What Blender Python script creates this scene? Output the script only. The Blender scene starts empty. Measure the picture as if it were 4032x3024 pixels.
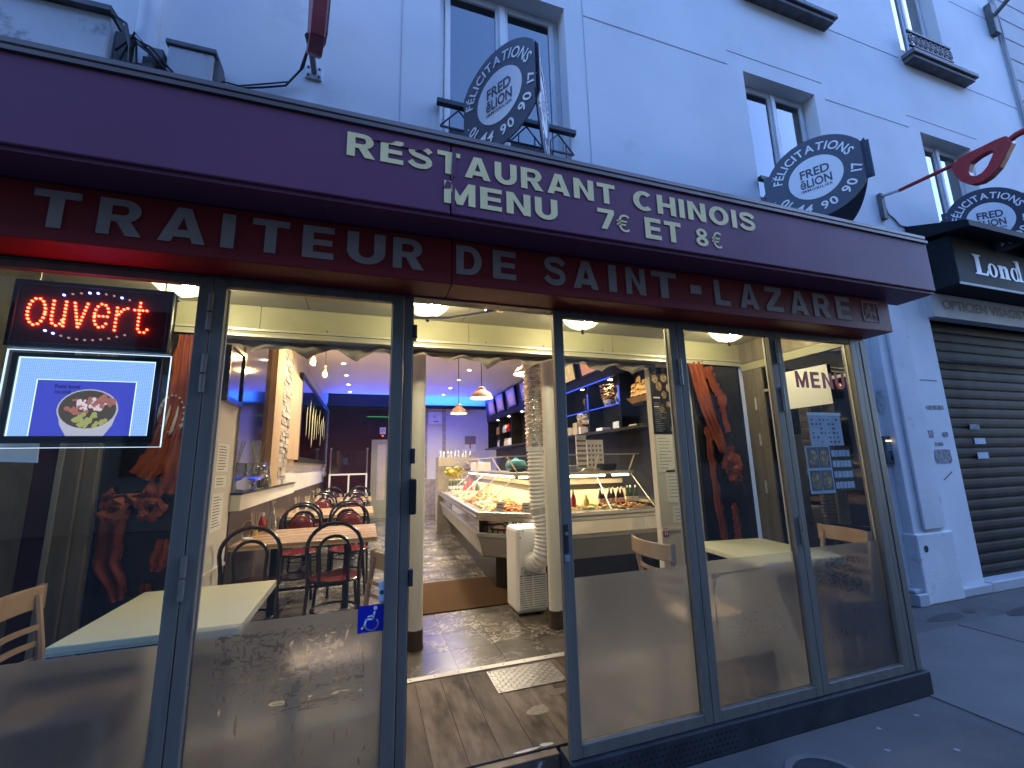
import bpy, math, random
from mathutils import Vector, Matrix
random.seed(7)
SC = bpy.context.scene
COL = SC.collection
R_ = math.radians

# ------------------------------------------------------------------ camera, sky, exposure
cam_d = bpy.data.cameras.new('camera')
cam = bpy.data.objects.new('camera', cam_d); COL.objects.link(cam)
yaw, pitch, roll = 0.3230, 0.1832, -0.0233
fw = Vector((math.sin(yaw)*math.cos(pitch), math.cos(yaw)*math.cos(pitch), math.sin(pitch)))
rt = Vector((math.cos(yaw), -math.sin(yaw), 0)); upv = rt.cross(fw)
r2 = rt*math.cos(roll)+upv*math.sin(roll); u2 = -rt*math.sin(roll)+upv*math.cos(roll)
M = Matrix((r2, u2, -fw)).transposed().to_4x4(); M.translation = (0, -2.124, 1.507)
cam.matrix_world = M
cam_d.sensor_width = 36; cam_d.lens = 15.194; cam_d.clip_start = .05; cam_d.clip_end = 500
SC.camera = cam

wd = bpy.data.worlds.new('World'); SC.world = wd; wd.use_nodes = True
wn = wd.node_tree.nodes; wl = wd.node_tree.links
bg = wn['Background']
sky = wn.new('ShaderNodeTexSky'); sky.sky_type = 'NISHITA'; sky.sun_disc = False
sky.sun_elevation = R_(38); sky.sun_rotation = R_(100); sky.altitude = 50
sky.air_density = 1.6; sky.dust_density = .4; sky.ozone_density = 5.0
tint = wn.new('ShaderNodeMix'); tint.data_type = 'RGBA'; tint.blend_type = 'MULTIPLY'
tint.inputs['Factor'].default_value = 1; tint.inputs['B'].default_value = (1.42, 1.70, 2.45, 1)
wl.new(sky.outputs['Color'], tint.inputs['A']); wl.new(tint.outputs['Result'], bg.inputs['Color'])
bg.inputs['Strength'].default_value = .15
SC.view_settings.view_transform = 'Standard'; SC.view_settings.look = 'None'
SC.view_settings.exposure = 1.3; SC.view_settings.gamma = 1
SC.render.engine = 'CYCLES'
cy = SC.cycles
cy.use_denoising = True
cy.max_bounces = 8; cy.diffuse_bounces = 4; cy.glossy_bounces = 4; cy.transmission_bounces = 6; cy.transparent_max_bounces = 24
cy.sample_clamp_indirect = 4; cy.sample_clamp_direct = 0
cy.caustics_reflective = False; cy.caustics_refractive = False
cy.use_adaptive_sampling = False

# ------------------------------------------------------------------ materials
MATS = {}
def nodes(name):
    m = bpy.data.materials.new(name); m.use_nodes = True
    nt = m.node_tree
    return m, nt, nt.nodes['Principled BSDF']
def setc(b, k, v):
    b.inputs[k].default_value = v
def mat(name, col, rough=.5, metal=0., col2=None, scale=4., detail=6., contrast=(.35,.7), bump=0., bscale=None, spec=.5,
        stretch=(1,1,1), wear=None, wscale=2.0, wthr=(.55,.7), coat=0.):
    """principled material with a noise mix of two colours, fine relief and optional wear patches"""
    m, nt, b = nodes(name); N, L = nt.nodes, nt.links
    setc(b,'Roughness',rough); setc(b,'Metallic',metal); setc(b,'Specular IOR Level',spec)
    if coat: setc(b,'Coat Weight',coat); setc(b,'Coat Roughness',.15)
    tc = N.new('ShaderNodeTexCoord'); mp = N.new('ShaderNodeMapping'); mp.inputs['Scale'].default_value = stretch
    L.new(tc.outputs['Object'], mp.inputs['Vector'])
    c = (*col,1)
    if col2 is not None:
        nz = N.new('ShaderNodeTexNoise'); nz.inputs['Scale'].default_value = scale; nz.inputs['Detail'].default_value = detail
        L.new(mp.outputs['Vector'], nz.inputs['Vector'])
        mr = N.new('ShaderNodeMapRange'); mr.inputs['From Min'].default_value = contrast[0]; mr.inputs['From Max'].default_value = contrast[1]
        L.new(nz.outputs['Fac'], mr.inputs['Value'])
        mx = N.new('ShaderNodeMix'); mx.data_type='RGBA'
        mx.inputs['A'].default_value = c; mx.inputs['B'].default_value = (*col2,1)
        L.new(mr.outputs['Result'], mx.inputs['Factor'])
        out = mx.outputs['Result']
        if wear is not None:
            n2 = N.new('ShaderNodeTexNoise'); n2.inputs['Scale'].default_value = wscale; n2.inputs['Detail'].default_value = 9
            n2.inputs['Roughness'].default_value = .65
            L.new(mp.outputs['Vector'], n2.inputs['Vector'])
            m2 = N.new('ShaderNodeMapRange'); m2.inputs['From Min'].default_value = wthr[0]; m2.inputs['From Max'].default_value = wthr[1]
            L.new(n2.outputs['Fac'], m2.inputs['Value'])
            x2 = N.new('ShaderNodeMix'); x2.data_type='RGBA'; x2.inputs['B'].default_value = (*wear,1)
            L.new(out, x2.inputs['A']); L.new(m2.outputs['Result'], x2.inputs['Factor']); out = x2.outputs['Result']
        L.new(out, b.inputs['Base Color'])
        rr = N.new('ShaderNodeMapRange'); rr.inputs['To Min'].default_value = max(.02,rough-.08); rr.inputs['To Max'].default_value = min(1,rough+.12)
        L.new(nz.outputs['Fac'], rr.inputs['Value']); L.new(rr.outputs['Result'], b.inputs['Roughness'])
    else:
        setc(b,'Base Color',c)
    if bump:
        nb = N.new('ShaderNodeTexNoise'); nb.inputs['Scale'].default_value = bscale or scale*8; nb.inputs['Detail'].default_value = 5
        L.new(mp.outputs['Vector'], nb.inputs['Vector'])
        bp = N.new('ShaderNodeBump'); bp.inputs['Strength'].default_value = bump; bp.inputs['Distance'].default_value = .01
        L.new(nb.outputs['Fac'], bp.inputs['Height']); L.new(bp.outputs['Normal'], b.inputs['Normal'])
    MATS[name] = m
    return m
def emis(name, col, s, base=(.02,.02,.02)):
    m, nt, b = nodes(name)
    setc(b,'Base Color',(*base,1)); setc(b,'Emission Color',(*col,1)); setc(b,'Emission Strength',s); setc(b,'Roughness',.4)
    MATS[name] = m; return m
def glass_mat(name, tintc=(.96,.98,.97), refl=1.0, rough=.0):
    m = bpy.data.materials.new(name); m.use_nodes = True; nt = m.node_tree; N, L = nt.nodes, nt.links
    N.remove(N['Principled BSDF']); out = N['Material Output']
    tr = N.new('ShaderNodeBsdfTransparent'); tr.inputs['Color'].default_value = (*tintc,1)
    gl = N.new('ShaderNodeBsdfGlossy'); gl.inputs['Roughness'].default_value = rough
    lw = N.new('ShaderNodeLayerWeight'); lw.inputs['Blend'].default_value = .5
    pw = N.new('ShaderNodeMath'); pw.operation='POWER'; pw.inputs[1].default_value = 5
    L.new(lw.outputs['Facing'], pw.inputs[0])
    ma = N.new('ShaderNodeMath'); ma.operation='MULTIPLY_ADD'; ma.inputs[1].default_value = .90*refl; ma.inputs[2].default_value = .045*refl
    L.new(pw.outputs[0], ma.inputs[0])
    mx = N.new('ShaderNodeMixShader'); L.new(ma.outputs[0], mx.inputs['Fac']); L.new(tr.outputs[0], mx.inputs[1]); L.new(gl.outputs[0], mx.inputs[2])
    L.new(mx.outputs[0], out.inputs['Surface']); MATS[name] = m; return m

mat('plaster', (.74,.75,.76), .85, col2=(.64,.66,.68), scale=.9, detail=8, bump=.12, bscale=60, wear=(.50,.51,.53), wscale=.8, wthr=(.60,.78))
mat('plaster_dirty', (.70,.71,.72), .85, col2=(.60,.61,.62), scale=2.2, bump=.25, bscale=45, wear=(.34,.35,.37), wscale=3.2, wthr=(.60,.70))
mat('stone_cladding', (.52,.53,.54), .85, col2=(.46,.47,.49), scale=2, bump=.2, bscale=50)
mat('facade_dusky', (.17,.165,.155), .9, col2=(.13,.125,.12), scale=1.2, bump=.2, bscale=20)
mat('groove_shadow', (.34,.35,.37), .9)
mat('white_paint', (.72,.73,.74), .45, col2=(.64,.65,.67), scale=5, bump=.05)
mat('asphalt', (.062,.058,.055), .82, col2=(.082,.077,.073), scale=1.6, detail=9, bump=.35, bscale=160, wear=(.044,.041,.04), wscale=.9, wthr=(.52,.66))
mat('asphalt_pale', (.10,.096,.092), .8, col2=(.08,.077,.074), scale=2.4, detail=9, bump=.3, bscale=150)
mat('stone_plinth', (.022,.024,.028), .5, col2=(.036,.038,.042), scale=7, bump=.15, bscale=80, wear=(.1,.1,.11), wscale=9, wthr=(.66,.74), spec=.2)
mat('aluminium', (.165,.148,.120), .42, .2, col2=(.125,.112,.094), scale=3, stretch=(6,6,.6), bump=.04, bscale=60, wear=(.09,.08,.068), wscale=4, wthr=(.6,.74))
mat('aluminium_bronze', (.24,.20,.14), .45, .3, col2=(.15,.125,.09), scale=3, stretch=(5,5,.5), bump=.06, bscale=50)
mat('aluminium_light', (.5,.49,.45), .4, .4, col2=(.4,.39,.36), scale=4, stretch=(1,1,.4))
mat('steel', (.62,.61,.59), .28, 1.0, col2=(.5,.49,.47), scale=9, stretch=(.3,6,6))
mat('dark_metal', (.03,.032,.036), .4, .3)
mat('black_iron', (.018,.019,.022), .5, .2, col2=(.03,.03,.034), scale=20)
mat('purple_paint', (.165,.055,.105), .5, col2=(.135,.048,.092), scale=1.1, detail=8, wear=(.105,.042,.075), wscale=2.6, wthr=(.57,.72), bump=.03, bscale=90, spec=.2)
mat('red_paint', (.19,.016,.018), .45, col2=(.14,.012,.014), scale=1.3, wear=(.11,.02,.022), wscale=3, wthr=(.58,.74), spec=.2)
mat('gutter', (.17,.13,.11), .45, .2, col2=(.09,.066,.056), scale=2.2, stretch=(.7,4,4), wear=(.27,.23,.21), wscale=3, wthr=(.56,.7))
mat('letter_cream', (.93,.74,.32), .6, col2=(.84,.67,.30), scale=6, wear=(.13,.07,.11), wscale=12, wthr=(.68,.70))
mat('letter_grey', (.26,.215,.20), .6, col2=(.215,.18,.165), scale=8)
mat('letter_white', (.85,.85,.85), .5)
mat('soffit', (.10,.05,.05), .7)
mat('cream_paint', (.38,.365,.23), .5, col2=(.30,.285,.18), scale=2.5, detail=7, wear=(.30,.26,.17), wscale=5, wthr=(.66,.76))
mat('ceiling_paint', (.46,.44,.38), .7, col2=(.37,.35,.30), scale=1.6, detail=7)
mat('wall_cream', (.74,.70,.63), .6, col2=(.68,.64,.57), scale=1.8, bump=.05)
mat('wall_white', (.76,.74,.74), .6, col2=(.7,.68,.68), scale=1.5)
mat('ceiling_white', (.80,.78,.76), .7)
mat('stone_strip', (.48,.42,.36), .8, col2=(.3,.26,.22), scale=9, detail=8, bump=.8, bscale=18)
mat('orange_panel', (.58,.40,.22), .5, col2=(.50,.34,.18), scale=2)
mat('wall_dark_red', (.06,.013,.012), .9, col2=(.04,.010,.009), scale=2, spec=.05)
mat('cabinet_black', (.014,.013,.013), .35, col2=(.022,.02,.02), scale=3, spec=.25)
mat('tile_a', (.145,.13,.112), .22, col2=(.066,.06,.054), scale=3.2, detail=10, contrast=(.36,.64), spec=0.3)
mat('tile_b', (.125,.114,.10), .24, col2=(.058,.053,.049), scale=4.0, detail=10, contrast=(.36,.62), spec=0.3)
mat('tile_c', (.165,.147,.126), .2, col2=(.08,.073,.066), scale=2.8, detail=10, contrast=(.38,.64), spec=0.3)
mat('grout', (.05,.046,.042), .8)
mat('plank_a', (.16,.118,.083), .6, col2=(.030,.022,.016), scale=3.4, detail=10, stretch=(4,1.1,1), wear=(.17,.13,.097), wscale=2.4, wthr=(.56,.74), spec=0.12)
mat('worn_patch', (.27,.23,.17), .6, col2=(.18,.15,.11), scale=40, spec=0.12)
mat('worn_patch_dim', (.15,.12,.092), .6, col2=(.10,.08,.06), scale=40, spec=0.12)
mat('plank_b', (.135,.10,.071), .6, col2=(.034,.025,.019), scale=2.2, detail=10, stretch=(4,1.1,1), wear=(.15,.115,.087), wscale=2.4, wthr=(.57,.74), spec=0.12)
mat('steel_dull', (.22,.21,.20), .34, .9, col2=(.15,.145,.14), scale=6)
mat('mat_brown', (.068,.038,.02), .95, col2=(.06,.036,.02), scale=40, bump=.5, bscale=300, spec=0.05)
mat('threshold_strip', (.70,.66,.56), .5, col2=(.52,.48,.4), scale=8)
mat('table_yellow', (.80,.78,.52), .3, col2=(.74,.72,.48), scale=3)
mat('table_wood', (.52,.34,.20), .25, col2=(.42,.26,.14), scale=3, stretch=(.7,6,6), coat=.3)
mat('edge_white', (.6,.6,.55), .5)
mat('chair_wood', (.55,.37,.22), .35, col2=(.42,.27,.15), scale=4, stretch=(3,3,.6))
mat('chair_black', (.012,.011,.012), .22, spec=.6)
mat('seat_red', (.15,.022,.022), .16, col2=(.11,.016,.018), scale=12, bump=.03)
mat('pendant_shade', (.50,.30,.22), .4)
mat('dado_brown', (.075,.05,.04), .35, col2=(.05,.034,.028), scale=3)
mat('stone_strip_b', (.60,.54,.47), .8, col2=(.42,.36,.3), scale=12, detail=8, bump=.8, bscale=22)
mat('stone_strip_c', (.36,.31,.27), .8, col2=(.25,.21,.18), scale=12, detail=8, bump=.8, bscale=22)
mat('column_white', (.84,.84,.82), .5, col2=(.77,.77,.74), scale=2, wear=(.55,.52,.46), wscale=3, wthr=(.64,.76))
mat('column_base', (.07,.045,.03), .55, col2=(.045,.03,.02), scale=9, wear=(.3,.27,.22), wscale=14, wthr=(.66,.72))
mat('fabric_beige', (.32,.28,.25), .9, col2=(.22,.19,.17), scale=6, bump=.2, bscale=40)
mat('curtain_orange', (.27,.058,.022), .85, col2=(.13,.02,.009), scale=5, detail=8, bump=.4, bscale=30)
mat('led_face', (.075,.006,.006), .5, spec=.1)  # glow of the leds partly put into the red base colour
mat('threshold_wood', (.16,.11,.07), .6, col2=(.09,.06,.04), scale=9, wear=(.6,.56,.48), wscale=14, wthr=(.62,.68))
mat('panel_black', (.012,.011,.012), .18, col2=(.02,.017,.015), scale=3)
mat('side_grey', (.06,.056,.05), .8, col2=(.035,.033,.03), scale=9, detail=9, bump=.5, bscale=60)
mat('plastic_white', (.84,.85,.87), .35, col2=(.80,.81,.83), scale=3)
mat('vent_dark', (.10,.11,.16), .6)
mat('foil', (.75,.74,.72), .16, 1.0, bump=.7, bscale=60)
mat('paper', (.88,.88,.86), .8, col2=(.84,.84,.82), scale=3)
mat('paper_blue', (.55,.60,.68), .8, col2=(.44,.50,.6), scale=14, detail=8)
mat('print_dark', (.08,.085,.1), .7)
mat('print_brown', (.34,.26,.2), .7, col2=(.2,.15,.12), scale=40)
mat('red_sticker', (.55,.010,.018), .5)
mat('blue_sticker', (.006,.012,.36), .35)
mat('sign_navy', (.045,.055,.085), .4, col2=(.06,.07,.1), scale=3)
mat('sign_white', (.80,.81,.83), .4)
mat('sign_back', (.035,.04,.06), .5)
mat('shop_black', (.012,.016,.02), .6, col2=(.02,.025,.03), scale=2.2, wear=(.07,.08,.09), wscale=9, wthr=(.7,.76), spec=.1)
mat('shutter', (.022,.024,.025), .6, 0., spec=.08, col2=(.015,.016,.018), scale=2.5, detail=8, wear=(.038,.022,.026), wscale=1.6, wthr=(.56,.7))
mat('lintel_grey', (.42,.44,.46), .6, col2=(.36,.38,.4), scale=2)
mat('red_plastic', (.33,.012,.016), .4, col2=(.25,.01,.014), scale=14)
mat('pipe_white', (.66,.67,.69), .5, col2=(.55,.56,.58), scale=3, wear=(.2,.21,.22), wscale=4, wthr=(.6,.72))
mat('box_grey', (.52,.53,.54), .6, col2=(.42,.43,.44), scale=3, wear=(.12,.12,.13), wscale=4, wthr=(.58,.7))
mat('box_dark', (.06,.06,.065), .6, col2=(.14,.14,.15), scale=7)
mat('sign_red', (.24,.03,.04), .45, col2=(.16,.02,.03), scale=4)
mat('cable', (.012,.012,.014), .5)
mat('clear_plastic', (.6,.6,.58), .2)
mat('bottle_green', (.01,.07,.025), .08, spec=.7)
mat('bottle_dark', (.03,.012,.008), .08, spec=.7)
mat('bottle_red', (.38,.03,.015), .15)
mat('label_pink', (.75,.42,.38), .6)
mat('cap_white', (.8,.8,.78), .5)
mat('cap_green', (.35,.7,.05), .5)
mat('gold', (.55,.33,.10), .3, .7, col2=(.4,.22,.07), scale=20)
mat('porcelain', (.72,.74,.76), .2, col2=(.08,.10,.2), scale=22, contrast=(.52,.58))
mat('leaf_yellow', (.5,.4,.07), .6, col2=(.2,.2,.03), scale=30)
mat('carton', (.62,.52,.38), .7, col2=(.54,.45,.32), scale=6)
mat('fridge_white', (.78,.72,.58), .3)
mat('fridge_dark', (.03,.028,.025), .3)
mat('tray', (.72,.7,.66), .25, .6)
mat('teal_pot', (.05,.16,.17), .3)
FOOD = []
for i,(a,b_) in enumerate([((.62,.30,.08),(.4,.14,.03)),((.72,.60,.30),(.6,.42,.15)),((.55,.12,.04),(.32,.06,.02)),
                           ((.75,.66,.42),(.55,.40,.2)),((.80,.28,.05),(.6,.16,.03)),((.35,.42,.10),(.6,.5,.2)),((.74,.45,.16),(.5,.22,.06))]):
    mat('food_%d'%i, a, .35, col2=b_, scale=35, bump=.5, bscale=70); FOOD.append('food_%d'%i)
glass_mat('glass', (.95,.965,.955), 1.0)
glass_mat('glass_case', (.97,.98,.97), .8)
glass_mat('glass_dark', (.05,.05,.055), 1.6)
glass_mat('glass_window', (.30,.31,.33), 2.6)
glass_mat('glass_vessel', (.74,.76,.77), 6.0)
glass_mat('acrylic', (.93,.95,.98), 2.0)
m_, nt_, b_ = nodes('mirror'); setc(b_,'Base Color',(.78,.76,.74,1)); setc(b_,'Metallic',1.); setc(b_,'Roughness',.02); MATS['mirror']=m_
m_, nt_, b_ = nodes('mirror_dim'); setc(b_,'Base Color',(.30,.28,.27,1)); setc(b_,'Metallic',1.); setc(b_,'Roughness',.08); MATS['mirror_dim']=m_
emis('lamp_bulb', (1.,.90,.62), 320)
emis('lamp_pendant', (1.,.80,.52), 14)
emis('lamp_spot', (1.,.86,.62), 30)
emis('lamp_tube', (1.,.78,.42), 7)
emis('keypad_light', (1.,.6,.3), 1.2)
emis('lamp_filament', (1.,.55,.14), 60)
emis('led_red', (1.,.035,.012), 14)
emis('led_blue', (.10,.16,1.), 10)
emis('led_faint', (.9,.4,.4), .25)  # unlit dots given a weak pink glow of their own
emis('led_strip_blue', (.03,.08,1.), .9)
emis('cove_blue', (.01,.12,1.), 5)
emis('screen_edge', (.55,.75,1.), .75)
emis('screen_blue', (.06,.075,.62), .42)
m_, nt_, b_ = nodes('screen_glow'); MATS['screen_glow']=m_
N,L=nt_.nodes,nt_.links
tc=N.new('ShaderNodeTexCoord'); br=N.new('ShaderNodeTexBrick'); br.offset=0
br.inputs['Scale'].default_value=1; br.inputs['Brick Width'].default_value=.0062; br.inputs['Row Height'].default_value=.0062; br.inputs['Mortar Size'].default_value=.0011; br.inputs['Mortar Smooth'].default_value=.6
br.inputs['Color1'].default_value=(.30,.52,1,1); br.inputs['Color2'].default_value=(.26,.48,1,1); br.inputs['Mortar'].default_value=(.14,.24,.62,1)
sx=N.new('ShaderNodeSeparateXYZ'); cx=N.new('ShaderNodeCombineXYZ'); L.new(tc.outputs['Object'],sx.inputs[0]); L.new(sx.outputs[0],cx.inputs[0]); L.new(sx.outputs[2],cx.inputs[1])
L.new(cx.outputs[0],br.inputs['Vector']); L.new(br.outputs['Color'],b_.inputs['Emission Color']); setc(b_,'Emission Strength',.62); setc(b_,'Base Color',(.02,.02,.02,1))
emis('poster_lit', (.85,.42,.14), 1.6)
emis('poster_lit_dim', (.42,.24,.26), .75)
emis('green_glow', (.1,1.,.2), .25)
m_, nt_, b_ = nodes('print_food'); MATS['print_food']=m_
N,L=nt_.nodes,nt_.links
v=N.new('ShaderNodeTexVoronoi'); v.inputs['Scale'].default_value=55
tc=N.new('ShaderNodeTexCoord'); L.new(tc.outputs['Object'],v.inputs['Vector'])
cr=N.new('ShaderNodeValToRGB'); cr.color_ramp.elements[0].color=(.10,.10,.035,1); cr.color_ramp.elements[1].color=(.55,.40,.25,1)
e=cr.color_ramp.elements.new(.5); e.color=(.30,.14,.05,1)
sp=N.new('ShaderNodeSeparateColor'); L.new(v.outputs['Color'],sp.inputs[0]); L.new(sp.outputs[0],cr.inputs['Fac'])
L.new(cr.outputs[0],b_.inputs['Base Color']); setc(b_,'Roughness',.5)

m_ = bpy.data.materials.new('lamp_glass'); m_.use_nodes=True; MATS['lamp_glass']=m_; nt_=m_.node_tree; N,L=nt_.nodes,nt_.links
N.remove(N['Principled BSDF'])
tr=N.new('ShaderNodeBsdfTransparent'); tr.inputs['Color'].default_value=(1,.95,.8,1); em=N.new('ShaderNodeEmission'); em.inputs['Color'].default_value=(1.,.90,.58,1)
nz=N.new('ShaderNodeTexNoise'); nz.inputs['Scale'].default_value=26; nz.inputs['Detail'].default_value=4
mr=N.new('ShaderNodeMapRange'); mr.inputs['From Min'].default_value=.4; mr.inputs['From Max'].default_value=.6; mr.inputs['To Min'].default_value=.8; mr.inputs['To Max'].default_value=2.0
tc=N.new('ShaderNodeTexCoord'); L.new(tc.outputs['Object'],nz.inputs['Vector']); L.new(nz.outputs['Fac'],mr.inputs['Value']); L.new(mr.outputs[0],em.inputs['Strength'])
mx=N.new('ShaderNodeMixShader'); mx.inputs['Fac'].default_value=.5; L.new(tr.outputs[0],mx.inputs[1]); L.new(em.outputs[0],mx.inputs[2]); L.new(mx.outputs[0],N['Material Output'].inputs['Surface'])
# frosted film: scatters light, with clear scratched motifs
def frosted(name, boxes, amt=.58):
    m = bpy.data.materials.new(name); m.use_nodes = True; nt = m.node_tree; N, L = nt.nodes, nt.links
    N.remove(N['Principled BSDF']); out = N['Material Output']
    rf = N.new('ShaderNodeBsdfRefraction'); rf.inputs['IOR'].default_value = 1.25; rf.inputs['Roughness'].default_value = .46; rf.inputs['Color'].default_value=(.86,.88,.92,1)
    tl = N.new('ShaderNodeBsdfTranslucent'); tl.inputs['Color'].default_value=(.60,.61,.63,1)
    df = N.new('ShaderNodeBsdfDiffuse'); df.inputs['Color'].default_value=(.30,.30,.31,1)
    m1 = N.new('ShaderNodeMixShader'); m1.inputs['Fac'].default_value=.30; L.new(rf.outputs[0],m1.inputs[1]); L.new(tl.outputs[0],m1.inputs[2])
    m2 = N.new('ShaderNodeMixShader'); m2.inputs['Fac'].default_value=.17; L.new(m1.outputs[0],m2.inputs[1]); L.new(df.outputs[0],m2.inputs[2])
    tr = N.new('ShaderNodeBsdfTransparent'); tr.inputs['Color'].default_value=(.93,.93,.92,1)
    tc = N.new('ShaderNodeTexCoord'); sx = N.new('ShaderNodeSeparateXYZ'); L.new(tc.outputs['Object'], sx.inputs[0])
    acc = None
    def mth(op,a,b=None):
        n=N.new('ShaderNodeMath'); n.operation=op
        for i,q in enumerate((a,b)):
            if q is None: continue
            if isinstance(q,(int,float)): n.inputs[i].default_value=q
            else: L.new(q,n.inputs[i])
        return n.outputs[0]
    for (x0,x1,z0,z1,sx_,sz_,rot,lo) in boxes:
        a = mth('MULTIPLY', mth('GREATER_THAN', sx.outputs[0], x0), mth('LESS_THAN', sx.outputs[0], x1))
        c = mth('MULTIPLY', mth('GREATER_THAN', sx.outputs[2], z0), mth('LESS_THAN', sx.outputs[2], z1))
        mp = N.new('ShaderNodeMapping'); mp.inputs['Rotation'].default_value=(0,rot,0); mp.inputs['Scale'].default_value=(sx_,1,sz_)
        L.new(tc.outputs['Object'], mp.inputs['Vector'])
        nz = N.new('ShaderNodeTexNoise'); nz.inputs['Scale'].default_value=1; nz.inputs['Detail'].default_value=3; nz.inputs['Distortion'].default_value=.6
        L.new(mp.outputs[0], nz.inputs['Vector'])
        f = mth('MULTIPLY', mth('MULTIPLY', a, c), mth('GREATER_THAN', nz.outputs['Fac'], lo))
        acc = f if acc is None else mth('MAXIMUM', acc, f)
    if acc is not None:
        m3 = N.new('ShaderNodeMixShader'); acc = mth('MULTIPLY', acc, amt); L.new(acc, m3.inputs['Fac']); L.new(m2.outputs[0], m3.inputs[1]); L.new(tr.outputs[0], m3.inputs[2]); s=m3.outputs[0]
    else: s = m2.outputs[0]
    L.new(s, out.inputs['Surface']); MATS[name]=m
frosted('frosted_plain', [])
frosted('frosted_bamboo', [(-.54,-.10,.68,.865,26,70,.7,.56),(-.54,.02,.62,.86,70,22,.5,.585),(-.34,.02,.55,.70,18,80,.25,.56),(-.56,.06,.30,.62,60,9,.2,.66)])
frosted('frosted_worn', [(2.68,3.07,.66,.872,30,60,.5,.50),(2.70,3.05,.40,.66,50,16,.3,.66)], .5)
frosted('frosted_fret', [(1.98,2.40,.50,.66,75,75,.4,.60)], .3)
# ------------------------------------------------------------------ mesh helpers
class MB:
    def __init__(s): s.v=[]; s.f=[]
    def quad(s,a,b,c,d):
        n=len(s.v); s.v+=[tuple(a),tuple(b),tuple(c),tuple(d)]; s.f.append((n,n+1,n+2,n+3)); return s
    def box(s,x0,x1,y0,y1,z0,z1):
        n=len(s.v); s.v+=[(x,y,z) for z in(z0,z1) for y in(y0,y1) for x in(x0,x1)]
        s.f+=[(n+a,n+b,n+c,n+d) for a,b,c,d in((0,2,3,1),(4,5,7,6),(0,1,5,4),(2,6,7,3),(0,4,6,2),(1,3,7,5))]; return s
    def hexa(s,p):
        n=len(s.v); s.v+=[tuple(q) for q in p]
        s.f+=[(n+a,n+b,n+c,n+d) for a,b,c,d in((0,2,3,1),(4,5,7,6),(0,1,5,4),(2,6,7,3),(0,4,6,2),(1,3,7,5))]; return s
    def tube(s,pts,r,n=8,closed=False,cap=True):
        pts=[Vector(p) for p in pts]; m=len(pts); rs=r if isinstance(r,(list,tuple)) else [r]*m
        base=len(s.v); prev=None
        for i,p in enumerate(pts):
            if closed: t=pts[(i+1)%m]-pts[i-1]
            else: t=pts[min(i+1,m-1)]-pts[max(i-1,0)]
            t.normalize()
            if prev is None:
                a=Vector((0,0,1)) if abs(t.z)<.9 else Vector((1,0,0)); u=t.cross(a).normalized()
            else: u=(prev-t*prev.dot(t)); u=u.normalized() if u.length>1e-6 else t.orthogonal().normalized()
            prev=u; w=t.cross(u)
            for k in range(n):
                an=2*math.pi*k/n; s.v.append(tuple(p+(u*math.cos(an)+w*math.sin(an))*rs[i]))
        for i in range(m if closed else m-1):
            j=(i+1)%m
            for k in range(n):
                l=(k+1)%n; s.f.append((base+i*n+k,base+i*n+l,base+j*n+l,base+j*n+k))
        if cap and not closed:
            s.f.append(tuple(base+k for k in range(n))[::-1]); s.f.append(tuple(base+(m-1)*n+k for k in range(n)))
        return s
    def cyl(s,p0,p1,r,n=12,r1=None): return s.tube([p0,p1],[r,r if r1 is None else r1],n)
    def lathe(s,prof,c=(0,0,0),n=16,cap=False):
        base=len(s.v)
        for r,z in prof:
            for k in range(n):
                a=2*math.pi*k/n; s.v.append((c[0]+r*math.cos(a),c[1]+r*math.sin(a),c[2]+z))
        for i in range(len(prof)-1):
            for k in range(n):
                l=(k+1)%n; s.f.append((base+i*n+k,base+i*n+l,base+(i+1)*n+l,base+(i+1)*n+k))
        if cap:
            s.f.append(tuple(base+k for k in range(n))[::-1]); q=base+(len(prof)-1)*n; s.f.append(tuple(q+k for k in range(n)))
        return s
    def disc(s,c,r,nrm='y',n=16,rx=None):
        rx=rx or r; b=len(s.v)
        for k in range(n):
            a=2*math.pi*k/n; u,w=rx*math.cos(a),r*math.sin(a)
            s.v.append({'y':(c[0]+u,c[1],c[2]+w),'x':(c[0],c[1]+u,c[2]+w),'z':(c[0]+u,c[1]+w,c[2])}[nrm])
        s.f.append(tuple(b+k for k in range(n))); return s
    def plate(s,poly,o,ux,uz,t):
        """outline poly (u,w) in the plane o+u*ux+w*uz, thickness t along the normal"""
        o,ux,uz=Vector(o),Vector(ux),Vector(uz); nn=ux.cross(uz).normalized()*t; b=len(s.v); m=len(poly)
        for q in (0,1):
            for u,w in poly: s.v.append(tuple(o+ux*u+uz*w-nn*q*1.0))
        s.f.append(tuple(b+k for k in range(m))); s.f.append(tuple(b+m+k for k in range(m))[::-1])
        for k in range(m):
            l=(k+1)%m; s.f.append((b+k,b+m+k,b+m+l,b+l))
        return s
    def ball(s,c,r,n=8,m=5,sq=(1,1,1),jit=0):
        b=len(s.v)
        for i in range(1,m):
            th=math.pi*i/m
            for k in range(n):
                a=2*math.pi*k/n; q=1+random.uniform(-jit,jit)
                s.v.append((c[0]+r*sq[0]*q*math.sin(th)*math.cos(a),c[1]+r*sq[1]*q*math.sin(th)*math.sin(a),c[2]+r*sq[2]*q*math.cos(th)))
        s.v.append((c[0],c[1],c[2]+r*sq[2])); s.v.append((c[0],c[1],c[2]-r*sq[2])); t=len(s.v)-2
        for i in range(m-2):
            for k in range(n):
                l=(k+1)%n; s.f.append((b+i*n+k,b+(i+1)*n+k,b+(i+1)*n+l,b+i*n+l))
        for k in range(n):
            l=(k+1)%n; s.f.append((t,b+k,b+l)); s.f.append((t+1,b+(m-2)*n+l,b+(m-2)*n+k))
        return s
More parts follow.
